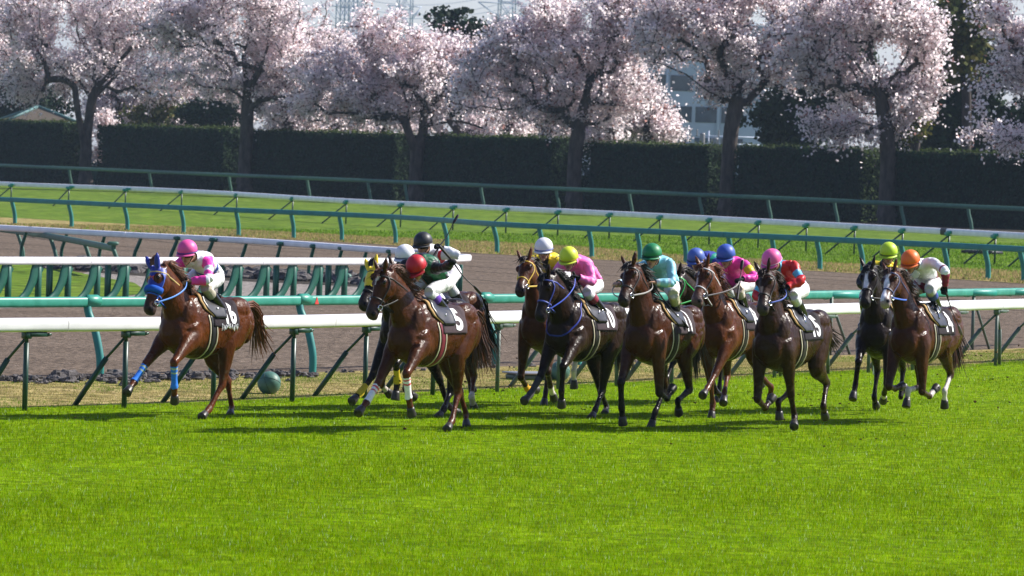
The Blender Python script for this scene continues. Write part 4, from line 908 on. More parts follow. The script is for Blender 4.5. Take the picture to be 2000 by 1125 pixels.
    for nm, (A, K, Ft, Hf) in legs.items():
        e = unit(Hf - Ft); q = Ft + (Hf - Ft) * .58; end = Hf + e * .035; fwd = np.cross(np.array([0, 1., 0]), e); fwd = unit(fwd)
        gobj(rig, G().add(*tube([q, q + e * .03, end - e * .012, end], [.044, .050, .062, .060], [.043, .048, .058, .056], n=16, sub=1)), 'hoof', MT['hoof'], root)
    # leg wraps
    for nm, (t0, t1, c1, c2) in C.get('wraps', {}).items():
        A, K, Ft, Hf = legs[nm]; d2, t2 = segdist(V, K, Ft); d3, t3 = segdist(V, Ft, Hf)
        m_ = (d2 < .075) & (t2 > t0) & (t2 < min(t1, 1.0)) | ((d3 < .075) & (t3 > -.1) & (t3 < t1 - 1) if t1 > 1 else np.zeros(len(V), bool))
        u, F = submesh(V, Q, m_)
        if len(F) < 4: continue
        cc = np.tile(np.array(c1, float), (len(u), 1)); st = (abs(t2[u] - (t0 + .12)) < .035) | (abs(t2[u] - (t0 + .30)) < .035); cc[st] = c2
        gobj(rig, G().add(V[u] + N[u] * .007, F, col=cc), 'leg_wrap', MT['fabric'], root)
    # hood
    if 'hood' in C:
        ring = (inh & (th > -.02) & (th < .50) & (dh > -.045 * HS + .5 * np.maximum(th - .1, 0) * .10)) | ((np.linalg.norm(V - hpt(-.1, .12, 0), axis=1) < .24) & (rel @ d > .04) & (th < .05))
        for s in (1, -1): ring &= np.linalg.norm(V - hpt(.26, .045, .095 * s), axis=1) > .062
        u, F = submesh(V, Q, ring); cc = np.tile(np.array(C['hood'], float), (len(u), 1))
        ho = gobj(rig, G().add(V[u] + N[u] * .006, F, col=cc), 'hood', MT['cloth'], root)
        if C.get('mono'):
            for tx, uo, cl in (('M', -.028, (.75, .12, .03)), ('K', .022, (.8, .6, .04))):
                tv, tf = text_mesh(tx, .05); hit = []
                for x, y in tv:
                    o_ = hpt(.27 - (y) / L, .4, -(x + uo) * 1.0); h_, n_, i_, ds_ = bvh.ray_cast(Vector(o_), Vector(-d)); hit.append((np.array(h_) if h_ is not None else o_ - d * .3) + d * .012)
                gobj(rig, G().add(hit, None, tf, col=np.array(cl)), 'monogram', MT['fabric'], ho, False)
    # ring straps on the head
    def ring_strap(t, rad, tilt=0.0, lift=.004, span=(0, 2 * math.pi), n=40, ctr=-.02):
        pts = []
        for th_ in np.linspace(span[0], span[1], n):
            dr = d * math.cos(th_) + l * math.sin(th_); c0 = poll + a * ((t + tilt * math.cos(th_)) * L) + d * ctr
            h_, n_, i_, ds_ = bvh.ray_cast(Vector(c0 + dr * .35), Vector(-dr))
            if h_ is not None and ds_ < .34: pts.append(np.array(h_) + dr * lift)
        return pts
    bcol = np.array(C.get('bridle', (.015, .012, .011))); g = G()
    g.add(*tube(ring_strap(.60, .3), .006, .011, lat=a, n=8, sub=1), col=np.array(C.get('noseband', bcol)))
    g.add(*tube(ring_strap(.10, .3, tilt=.03), .006, .011, lat=a, n=8, sub=1), col=np.array(C.get('browband', bcol)))
    bit = {}
    for s in (1, -1):
        pts = []
        for t, dd in ((.08, .03), (.2, -.02), (.36, -.03), (.52, -.03), (.66, -.03), (.76, -.035)):
            c0 = hpt(t, dd, 0); h_, n_, i_, ds_ = bvh.ray_cast(Vector(c0 + l * s * .4), Vector(-l * s)); 
            if h_ is not None: pts.append(np.array(h_) + l * s * .005)
        g.add(*tube(pts, .010, .006, lat=l, n=8, sub=2), col=bcol); bit[s] = pts[-1] + l * s * .012
    bro = gobj(rig, g, 'bridle', MT['strap'], root)
    g = G()
    for s in (1, -1):
        tt = np.linspace(0, 2 * math.pi, 19); g.add(*tube([bit[s] + a * math.cos(q) * .032 + d * math.sin(q) * .032 for q in tt], .006, n=6, sub=1))
    g.add(*bar(bit[1], bit[-1], .008)); gobj(rig, g, 'bit', MT['metal'], bro)
    if 'fluff' in C:
        pts = ring_strap(.50, .3, lift=.018, span=(-1.9, 1.9), n=26); gobj(rig, G().add(*tube(pts, .036, .046, lat=a, n=12, sub=1), col=np.array(C['fluff'])), 'noseband_roll', MT['fabric'], root)
    # reins to the rider's hands
    g = G()
    hands = {1: P['hL'], -1: P['hR']}
    if C.get('whip_hand') == 'L' : hands[1] = P['hR'] + np.array([0, .05, 0])
    for s in (1, -1):
        A_, B_ = bit[s], hands[s]; m1 = A_ * .6 + B_ * .4; m2 = A_ * .25 + B_ * .75
        for m_ in (m1, m2): m_[1] += s * .075; m_[2] -= .03
        g.add(*tube([A_, m1, m2, B_], .011, .005, n=8, sub=5), col=np.array(C.get('rein', bcol)))
    gobj(rig, g, 'reins', MT['strap'], root)
    # saddle cloth, saddle, pad, girth: laid on the finished body surface
    def skin_pt(x, th_, lift):
        c0 = np.array([x, 0, 1.18]); dr = np.array([0, math.sin(th_), math.cos(th_)]); h_, n_, i_, ds_ = bvh.ray_cast(Vector(c0 + dr * .7), Vector(-dr))
        return (np.array(h_) if h_ is not None else c0 + dr * .28) + dr * lift
    def drape(x0, x1, thm, lift, nx, nt_, xf=None):
        TH = np.linspace(-thm, thm, nt_); V_ = []
        for i in range(nx):
            for t in TH:
                u = i / (nx - 1); x = x0 + (x1 - x0) * u; tm = t
                if xf: x, tm = xf(u, t / thm, x, t)
                V_.append(skin_pt(x, tm, lift))
        q = [[i * nt_ + j, i * nt_ + j + 1, (i + 1) * nt_ + j + 1, (i + 1) * nt_ + j] for i in range(nx - 1) for j in range(nt_ - 1)]
        V_ = np.array(V_); low = V_.copy(); low[:] = low - (low - [0, 0, 1.18]) * [0, 1, 1] * (.012 / .3); n0 = len(V_)
        q2 = [[b + n0 for b in f[::-1]] for f in q]; ed = []
        for i in range(nx - 1): ed += [[i * nt_, (i + 1) * nt_, (i + 1) * nt_ + n0, i * nt_ + n0], [(i + 1) * nt_ + nt_ - 1, i * nt_ + nt_ - 1, i * nt_ + nt_ - 1 + n0, (i + 1) * nt_ + nt_ - 1 + n0]]
        for j in range(nt_ - 1): ed += [[j + 1, j, j + n0, j + 1 + n0], [(nx - 1) * nt_ + j, (nx - 1) * nt_ + j + 1, (nx - 1) * nt_ + j + 1 + n0, (nx - 1) * nt_ + j + n0]]
        return np.vstack([V_, low]), q + q2 + ed
    ccol = np.array(C.get('cloth', (.028, .018, .022)))
    V_, q = drape(-.40, .20, 1.50, .016, 16, 41); cl = gobj(rig, G().add(V_, q, col=ccol), 'saddle_cloth', MT['fabric'], root)
    if C.get('no'):
        tv, tf = text_mesh(C['no'], .245, squeeze=C.get('nosq', .9), bold=True)
        for s in ((1, -1) if C.get('both', True) else (1,)):
            hit = []
            for x, y in tv:
                h_, n_, i_, ds_ = bvh.ray_cast(Vector((-.20 - x * s, s * .8, 1.355 + y)), Vector((0, -s, 0)))
                q_ = np.array(h_) if h_ is not None else np.array([-.20 - x * s, s * .1, 1.355 + y]); dr = unit((q_ - [q_[0], 0, 1.18])); hit.append(q_ + dr * .023)
            gobj(rig, G().add(hit, None, tf if s > 0 else tf[:, ::-1]), 'number', MT['number'], cl, False)
    if C.get('scrawl'):
        g = G(); rs = np.random.default_rng(5); tx = -.30
        for k in range(9):                                       # unreadable name lettering: short slanted white strokes
            for j in range(2):
                x0 = .02 - .045 * k; z0 = 1.135 + rs.uniform(0, .05); pts = []
                for u in (0, .5, 1):
                    x_ = x0 - rs.uniform(-.015, .03) * u; z_ = z0 + .05 * (1 - u) - .03
                    h_, n_, i_, ds_ = bvh.ray_cast(Vector((x_, .8, z_ + .04)), Vector((0, -1, 0))); pts.append(np.array(h_) + [0, .018, .004])
                g.add(*tube(pts, .006, n=5, sub=1))
        gobj(rig, g, 'lettering', MT['number'], cl)
    V_, q = drape(.02, .33, 1.08, .026, 12, 33, lambda u, v, x, t: (x + u * (.05 * math.sin(min(1, abs(v) * 1.15) * math.pi) - .13 * max(0, abs(v) - .7) / .3), t)); gobj(rig, G().add(V_, q), 'saddle_pad', MT['pad'], root)
    V_, q = drape(-.20, .275, 1.16, .036, 12, 29, lambda u, v, x, t: (x + u * (.05 * math.sin(min(1, abs(v) * 1.15) * math.pi) - .12 * max(0, abs(v) - .7) / .3) + (1 - u) * .12 * abs(v), t)); sd_ = gobj(rig, G().add(V_, q), 'saddle', MT['leather'], root)
    gobj(rig, G().add(*tube([(-.22, -.09, 1.565), (-.24, -.05, 1.585), (-.245, 0, 1.59), (-.24, .05, 1.585), (-.22, .09, 1.565)], .03, n=8, sub=2)), 'cantle', MT['leather'], sd_)
    g = G()
    for x0, c_ in ((.26, (.55, .5, .36)), (.19, (.018, .015, .015)), (.12, (.50, .45, .33))):
        pts = [skin_pt(x0 + .05 * math.cos(t), t, .007) for t in np.linspace(1.0, 2 * math.pi - 1.0, 44)]
        g.add(*tube(pts, .005, .014 if x0 != .19 else .045, lat=(1, 0, 0), n=8, sub=1), col=np.array(C.get('girth', c_) if x0 == .19 else c_))
    gobj(rig, g, 'girth', MT['strap'], root)
    if 'collar' in C:
        pts = []
        for t in np.linspace(0, 2 * math.pi, 40):
            n0 = nb + ax * .02; tt = unit(ax); up_ = unit(np.cross(tt, [0, 1, 0])); up_ = up_ * np.sign(up_[2]); dr = unit(up_ * math.cos(t) + np.array([0, 1, 0]) * math.sin(t))
            h_, n_, i_, ds_ = bvh.ray_cast(Vector(n0 + dr * .6), Vector(-dr)); pts.append(np.array(h_) + dr * .006)
        gobj(rig, G().add(*tube(pts, .007, .014, lat=unit(ax), n=8, sub=1), col=np.array(C['collar'])), 'breast_strap', MT['strap'], root)
    # stirrups
    for s, nm in ((1, 'aL'), (-1, 'aR')):
        f_ = foot_base(P, nm); g = G(); g.add(*bar((.10, s * .25, 1.42), f_ + [0, 0, .11], .012, 6))
        g.add(*tube([f_ + [0, s * .055, -.035], f_ + [0, s * .06, .03], f_ + [0, 0, .12], f_ + [0, -s * .06, .03], f_ + [0, -s * .055, -.035], f_ + [0, s * .055, -.035]], .009, n=6, sub=2)); gobj(rig, g, 'stirrup', MT['metal'], sd_)
    # mane and tail
    r = np.random.default_rng(ord(key)); hc = np.array(C['hair']); g = G()
    for k in range(230):
        u = r.uniform(0, 1); i = 5 + u * (len(crest) - 6.01); i0 = int(i); p = crest[i0] * (1 - i + i0) + crest[i0 + 1] * (i - i0); p = p + [0, r.uniform(-.02, .02), -.01]
        side = C.get('mane_side', 1) * (1 if r.uniform() < .8 else -1); ln = r.uniform(.10, .22); b1 = NU[i0] * .05 + np.array([-.05, side * .03, .01]); q1 = p + b1 * r.uniform(.5, 1.2); q2 = q1 + np.array([-.6 * ln, side * .35 * ln, -.35 * ln]) + r.normal(0, .02, 3)
        g.add(*tube([p, q1, q2], [.011, .009, .002], [.006, .006, .001], n=4, sub=2, cap=False), col=hc * r.uniform(.6, 1.4))
    gobj(rig, g, 'mane', MT['hair'], root); g = G()
    for k in range(46):
        p = hpt(-.02, .10, r.uniform(-.04, .04)); q1 = p + d * r.uniform(.01, .04) + a * .05; q2 = p + a * r.uniform(.10, .19) + d * r.uniform(.02, .05) + l * r.normal(0, .035)
        if C.get('hood'): q1 = p - a * .06 + d * .03; q2 = p - a * r.uniform(.1, .16) + l * r.normal(0, .04)
        g.add(*tube([p, q1, q2], [.010, .008, .002], [.006, .005, .001], n=4, sub=2, cap=False), col=hc * r.uniform(.6, 1.4))
    gobj(rig, g, 'forelock', MT['hair'], root)
    g = G(); tl = C.get('tail', (1.0, .62)); t0 = np.array([-.93, 0, 1.43])
    for k in range(C.get('tail_n', 190)):
        o_ = r.normal(0, 1, 3) * [.018, .02, .018]; sp = r.normal(0, 1, 3); ln = r.uniform(.65, 1.1)
        p1 = t0 + o_; p2 = t0 + np.array([-.13 * tl[0], 0, .03]) + o_ * 1.2; p3 = t0 + np.array([-.26 * tl[0], .0, -.12]) + o_ * 1.6 + sp * .02; p4 = t0 + np.array([-.33 * tl[0], C.get('tail_y', .0) * .6, -.12 - tl[1] * .5 * ln]) + sp * .05; p5 = t0 + np.array([-.42 * tl[0] - .10 * r.uniform(), C.get('tail_y', .0), -.12 - tl[1] * ln]) + sp * .085
        g.add(*tube([p1, p2, p3, p4, p5], [.012, .012, .011, .008, .002], n=4, sub=2, cap=False), col=hc * C.get('tail_mul', 1.0) * r.uniform(.55, 1.35))
    gobj(rig, g, 'tail', MT['hair'], root)
    return root

_TXT = {}
def text_mesh(body, h, squeeze=1.0, bold=False):
    """glyphs from the built-in font as a fine flat triangle mesh, centred, h high"""
    cu = bpy.data.curves.new('t', 'FONT'); cu.body = body; cu.size = 1; cu.align_x = 'CENTER'; cu.resolution_u = 6; cu.space_character = 1.10
    if bold: cu.offset = .035
    o = bpy.data.objects.new('t', cu); COL.objects.link(o); dg = bpy.context.evaluated_depsgraph_get(); me = bpy.data.meshes.new_from_object(o.evaluated_get(dg))
    bm = bmesh.new(); bm.from_mesh(me); bmesh.ops.triangulate(bm, faces=bm.faces)
    for _ in range(7):
        es = [e for e in bm.edges if e.calc_length() > .12]
        if not es: break
        bmesh.ops.subdivide_edges(bm, edges=es, cuts=1); bmesh.ops.triangulate(bm, faces=[f for f in bm.faces if len(f.verts) > 3])
    v = np.array([(p.co.x, p.co.y) for p in bm.verts]); bm.verts.index_update(); f = np.array([[q.index for q in x.verts] for x in bm.faces]); bm.free()
    bpy.data.objects.remove(o); bpy.data.curves.remove(cu); bpy.data.meshes.remove(me)
    lo, hi = v.min(0), v.max(0); v = (v - (lo + hi) / 2) * h / (hi[1] - lo[1]); v[:, 0] *= squeeze; return v, f
def foot_base(P, nm):
    k = P['k' + nm[1]]; a = P[nm]; an = a + unit(a - k) * .07
    return an + np.array([.07, 0, -.085])

def rider(key, C):
    D = POSE[key]; P = {k: np.array(v) for k, v in D['P'].items()}
    org = np.array([-.1, 0, 1.25]); rig = Rig(D, org); psi = math.pi + math.radians(D['psi'])
    o0 = rig.org; cs, sn = math.cos(psi), math.sin(psi)
    root = empty('person', (D['X'] + cs * o0[0] - sn * o0[1], D['Y'] + sn * o0[0] + cs * o0[1], o0[2]), psi); tag(root, C['jlabel'], 'person', 'jockeys riding the race')
    pel, chs, hd = P['pel'], P['chs'], P['head']; sp = unit(chs - pel); g = G(); bones = []
    up = unit(np.cross(sp, [0, 1, 0])); up = up * np.sign(up[2] + .3 * up[0] + 1e-6)
    pts = [pel - sp * .10, pel, pel + (chs - pel) * .4 + up * .02, pel + (chs - pel) * .75 + up * .025, chs, chs + unit(hd - chs) * .09]
    g.add(*tube(pts, [.09, .118, .108, .112, .09, .058], [.12, .158, .142, .165, .15, .06], n=16))
    f = C.get('face', (1, 0, -.25)); hf = unit(f); hl = unit(np.array([0, 1., 0]) - hf[1] * hf); hu = np.cross(hf, hl); HR = np.column_stack([hf, hl, hu])
    hc = hd - hu * .045
    g.add(*tube([chs, chs * .5 + hc * .5, hc - hu * .03 - hf * .02], [.065, .056, .055], n=12))
    g.add(*ell(hc, (.098, .076, .115), HR, 16, 12)); g.add(*ell(hc - hu * .068 + hf * .035, (.055, .052, .052), HR))        # skull, jaw
    g.add(*ell(hc - hu * .018 + hf * .10, (.024, .016, .026), HR, 8, 6)); g.add(*ell(hc - hu * .062 + hf * .085, (.014, .026, .011), HR, 8, 6)); g.add(*ell(hc - hu * .105 + hf * .07, (.026, .026, .02), HR, 8, 6))   # nose, mouth, chin
    for s in (1, -1): g.add(*ell(hc + hl * s * .078 - hu * .015, (.022, .012, .032), HR, 8, 6))
    for sd, s in (('L', 1), ('R', -1)):
        S, E_, H_ = P['s' + sd], P['e' + sd], P['h' + sd]; q, k, a = P['q' + sd], P['k' + sd], P['a' + sd]; an = a + unit(a - k) * .07
        g.add(*tube([chs * .6 + S * .4, S, S * .5 + E_ * .5, E_], [.075, .062, .05, .042], n=12)); g.add(*tube([E_, E_ * .65 + H_ * .35, H_ - unit(H_ - E_) * .05], [.042, .044, .028], n=12))
        g.add(*tube([pel * .5 + q * .5, q, q * .55 + k * .45, k], [.11, .10, .082, .06], n=14)); g.add(*tube([k, k * .65 + an * .35, an], [.06, .060, .040], n=12))
        fb = foot_base(P, 'a' + sd); td = unit(np.array([.95, .12 * s, -.22])); g.add(*tube([an + [-.03, 0, .0], an + [-.02, 0, -.05], fb + td * .04, fb + td * .12, fb + td * .165], [.045, .048, .038, .032, .016], [.036, .04, .042, .042, .024], n=12))
        # hand: palm, four curled fingers of unequal length and a thumb, closed round what is held
        fd = unit(H_ - E_); side = np.array([0, 1., 0]) * s; side = unit(side - (side @ fd) * fd); kn = np.cross(fd, side); kn = kn * np.sign(kn[2] + 1e-6)
        w0 = H_ - fd * .05; g.add(*tube([w0, H_ - fd * .01, H_ + fd * .035], [.02, .017, .015], [.028, .038, .042], lat=kn * 0 + np.array([0, 0, 1.]) if C.get('fist') else side, n=10))
        for j, (o_, ln) in enumerate(((.030, .92), (.010, 1.0), (-.010, .95), (-.029, .78))):
            b0 = H_ + fd * .03 + side * o_; g.add(*tube([b0, b0 + fd * .028 * ln - kn * .012, b0 + fd * .026 * ln - kn * .038, b0 + fd * .002 - kn * .044, b0 - fd * .012 - kn * .03], [.0105, .0105, .0098, .009, .0075], n=8, sub=2))
        tb = H_ - fd * .02 - side * .036; g.add(*tube([tb, tb + fd * .022 - side * .014 - kn * .012, tb + fd * .044 - side * .004 - kn * .03], [.0125, .0115, .009], n=8, sub=2))
        bones += [('ua' + sd, S, E_), ('fa' + sd, E_, H_ - fd * .045), ('ha' + sd, H_ - fd * .03, H_ + fd * .06), ('th' + sd, q, k), ('sh' + sd, k, an), ('ft' + sd, an + [0, 0, -.06], fb + td * .16)]
    bones += [('to', pel - sp * .05, chs), ('nk', chs + unit(hc - chs) * .06, hc - hu * .05), ('hd', hc, hc + hu * .02)]
    V, Q = remesh(g, .0082); V = smooth(V, Q, 3); N = normals(V, Q)
    if ((V - V.mean(0)) * N).sum() < 0: N = -N
    rad = dict(ua=.052, fa=.038, ha=.03, th=.08, sh=.052, ft=.04, to=.14, nk=.055, hd=.10)
    names = [b[0] for b in bones]; DS = []; TS = []
    for nm, A, B in bones: d_, t_ = segdist(V, A, B); DS.append(d_ - rad[nm[:2]]); TS.append(t_)
    DS = np.array(DS); TS = np.array(TS); bi = DS.argmin(0); tb_ = TS[bi, np.arange(len(V))]; nm2 = np.array([n[:2] for n in names])[bi]; nmf = np.array(names)[bi]
    skin = np.tile(np.array((.46, .25, .16)), (len(V), 1)); rel = V - hc; lip = np.linalg.norm(rel - (-hu * .062 + hf * .095), axis=1) < .022; skin[lip] = (.32, .13, .10)
    gobj(rig, G().add(V, Q, col=skin), 'body', MT['skin'], root)
    def garment(name, mask, lift, colf, mat, wr=0.0, wsc=9.0, thick=True):
        u, F = submesh(V, Q, mask)
        if len(F) == 0: return None
        n_ = N[u]; v_ = V[u] + n_ * lift
        if wr: v_ += n_ * np.maximum(np.array([noise.noise(Vector(p * wsc)) + .6 * noise.noise(Vector(p * wsc * 2.3)) for p in V[u]]) * wr, -lift * .45)[:, None]
        c_ = colf(u) if callable(colf) else np.tile(np.array(colf, float), (len(u), 1))
        return gobj(rig, G().add(v_, F, col=c_), name, mat, root)
    spn = (V - pel) @ sp / np.linalg.norm(chs - pel)
    jm = ((nm2 == 'to') & (spn > -.12)) | (nm2 == 'ua') | ((nm2 == 'fa') & (tb_ < .97)) | ((nm2 == 'nk') & (tb_ < .2))
    lat = V[:, 1] - chs[1]
    jc = C['silks'](nm2, tb_, spn, lat, V, (V - chs) @ up, nmf)
    garment('jacket', jm, .013, lambda u: jc[u], MT['cloth'], .019, 8.0)
    bmk = ((nm2 == 'to') & (spn < .06)) | (nm2 == 'th') | ((nm2 == 'sh') & (tb_ < C.get('boot_top', .40)))
    bc = np.tile(np.array((.74, .73, .74)), (len(V), 1)); dirty = C.get('knee'); 
    if dirty is not None: m_ = ((nm2 == 'sh') & (tb_ > -.1)) | ((nm2 == 'th') & (tb_ > .88)); bc[m_] = dirty
    garment('breeches', bmk, .008, lambda u: bc[u], MT['cloth'], .006, 13)
    bt = ((nm2 == 'sh') & (tb_ > C.get('boot_top', .40) - .06)) | (nm2 == 'ft')
    if C.get('boot_band'): bt2 = (nm2 == 'sh') & (tb_ > C['boot_top'] - .22) & (tb_ < C['boot_top'] + .05); garment('boot_band', bt2, .016, C['boot_band'], MT['cloth'])
    for sd in 'LR': 
        garment('boot', bt & np.array([x.endswith(sd) for x in nmf]), .011, (.013, .012, .012), MT['boot'])
        if C.get('gloves', True): garment('glove', ((nm2 == 'ha') | ((nm2 == 'fa') & (tb_ > .9))) & np.array([x.endswith(sd) for x in nmf]), .003, C.get('glove', (.012, .012, .013)), MT['fabric'])
    # helmet: padded dome with seams, band and peak
    cap = np.array(C['cap'], float); th = np.arange(36) * 2 * math.pi / 36; ph = np.linspace(0, 1, 11); Vh = []; 
    for p_ in ph:
        ang = -.28 + p_ * (math.pi / 2 + .28) * .985
        rr = math.cos(ang); z_ = math.sin(ang)
        for t in th:
            rib = 1 - .012 * abs(math.cos(t * 4)) ** 12
            Vh.append(hd + hu * .015 + (hf * math.cos(t) * .137 * rr + hl * math.sin(t) * .122 * rr) * rib + hu * (z_ * .122))
    n_ = 36; qh = [[i * n_ + j, i * n_ + (j + 1) % n_, (i + 1) * n_ + (j + 1) % n_, (i + 1) * n_ + j] for i in range(10) for j in range(n_)]
    Vh.append(hd + hu * .139); tt = [[10 * n_ + j, 10 * n_ + (j + 1) % n_, len(Vh) - 1] for j in range(n_)]
    Vh.append(hd - hu * .01); tt += [[(j + 1) % n_, j, len(Vh) - 1] for j in range(n_)]
    hel = gobj(rig, G().add(Vh, qh, tt, col=cap), 'helmet', MT['shell'], root)
    pk = []; 
    for t in np.linspace(-1.15, 1.15, 15):
        c_, s_ = math.cos(t), math.sin(t); rim = hd - hu * .018 + hf * c_ * .132 + hl * s_ * .118; pk += [rim, rim + (hf * c_ * .058 * c_ + hl * s_ * .02) - hu * .022, rim + (hf * c_ * .056 * c_ + hl * s_ * .02) - hu * .030, rim - hu * .012]
    q_ = [[i * 4 + j, i * 4 + (j + 1) % 4, i * 4 + 4 + (j + 1) % 4, i * 4 + 4 + j] for i in range(14) for j in range(4)]
    gobj(rig, G().add(pk, q_, col=np.array(C.get('peak', cap * .8))), 'peak', MT['shell'], hel)
    band = [hd - hu * .014 + hf * math.cos(t) * .137 + hl * math.sin(t) * .122 for t in np.linspace(0, 2 * math.pi, 37)]
    gobj(rig, G().add(*tube(band, .008, .004, lat=hu, n=6, sub=1), col=np.array(C.get('capband', cap * .35))), 'cap_band', MT['shell'], hel)
    # goggles and chin strap
    gg = G(); gpts = [hc - hu * .004 + hf * math.cos(t) * .102 + hl * math.sin(t) * .083 for t in np.linspace(-1.35, 1.35, 17)]
    gg.add(*tube(gpts, [.006] + [.014] * 15 + [.006], [.012] + [.028] * 15 + [.012], lat=hu, n=10, sub=1)); gobj(rig, gg, 'goggles', MT['eye'], root)
    cs_ = [hc + hu * .02 + hl * .085, hc - hu * .05 + hl * .066 + hf * .03, hc - hu * .128 + hf * .06, hc - hu * .05 - hl * .066 + hf * .03, hc + hu * .02 - hl * .085]
    gobj(rig, G().add(*tube(cs_, .008, .004, n=6, sub=4), col=np.array((.012, .012, .012))), 'chin_strap', MT['strap'], root)
    # hair low on the neck, below the helmet
    hm = (nm2 == 'hd') & ((rel @ hf) < -.03) & ((rel @ hu) > -.06) & ((rel @ hu) < .06); garment('hair', hm, .006, (.012, .010, .009), MT['fabric'])
    if 'whip' in C:
        w_ = C['whip']; H_ = P['h' + w_[0]]; dr = unit(w_[1]); A_ = H_ - dr * w_[2]; B_ = H_ + dr * w_[3]; bend = np.array([0, 0, -.03])
        wr = empty('whip', tuple(np.array(root.location) + 0)); wr.rotation_euler = (0, 0, psi); tag(wr, C['wlabel'], 'whip', 'whips carried by the jockeys')
        gobj(rig, G().add(*tube([A_, H_, H_ * .5 + B_ * .5 + bend, B_], [.012, .011, .007, .006], n=8, sub=4), col=np.array((.012, .011, .012))), 'shaft', MT['strap'], wr)
        gobj(rig, G().add(*tube([A_ - dr * .02, A_, A_ + dr * .12, A_ + dr * .2], [.016, .018, .015, .012], n=10, sub=2), col=np.array((.02, .012, .012))), 'handle', MT['strap'], wr)
        gobj(rig, G().add(*tube([B_ - dr * .03, B_, B_ + dr * .09, B_ + dr * .12], [.008, .012, .012, .006], [.01, .022, .024, .012], n=8, sub=2), col=np.array(w_[4] if len(w_) > 4 else (.02, .012, .012))), 'flap', MT['strap'], wr)
    return root

def const(c): return np.array(c, float)
def silks(body, sleeve=None, fore=None, hoops=(), stripe=None, lower=None, shoulder=None, sash=None):
    """racing colours: sleeve and forearm colours, hoops (limb, t0, t1, colour), vertical stripe (colour, period), lower body, shoulder patches"""
    sleeve = sleeve or body; fore = fore or sleeve
    def f(nm, t, spn, lat, V, upc, nmf):
        c = np.tile(const(body), (len(V), 1))
        if stripe: m = (nm == 'to') & (np.floor((lat + 10 * stripe[1] + stripe[1] * .5) / stripe[1]).astype(int) % 2 == 0); c[m] = stripe[0]
        if lower: m = (nm == 'to') & (spn + .10 * np.sign(np.sin(lat * 40)) * (abs(np.sin(lat * 40)) ** .8) < lower[1]); c[m] = lower[0]
        if sash: m = (nm == 'to') & (spn > sash[1]) & (spn < sash[2]); c[m] = sash[0]
        c[nm == 'ua'] = sleeve; c[nm == 'fa'] = fore
        if shoulder: m = ((nm == 'ua') & (t < .28)) | ((nm == 'to') & (abs(lat) > .13) & (spn > .8)); c[m] = shoulder
        for limb, t0, t1, cc in hoops: m = (nm == limb) & (t > t0) & (t < t1); c[m] = cc
        return c
    return f
PINK = (.82, .09, .40); HOT = (.85, .06, .40); WHITE = (.80, .79, .82); BLACK = (.012, .012, .013); YEL = (.72, .55, .02); LB = (.26, .58, .68); RED = (.58, .02, .025); MAR = (.22, .012, .05); BLUE = (.05, .10, .42); GRN = (.008, .10, .04); PUR = (.04, .05, .30)
BLK = (.015, .011, .01)

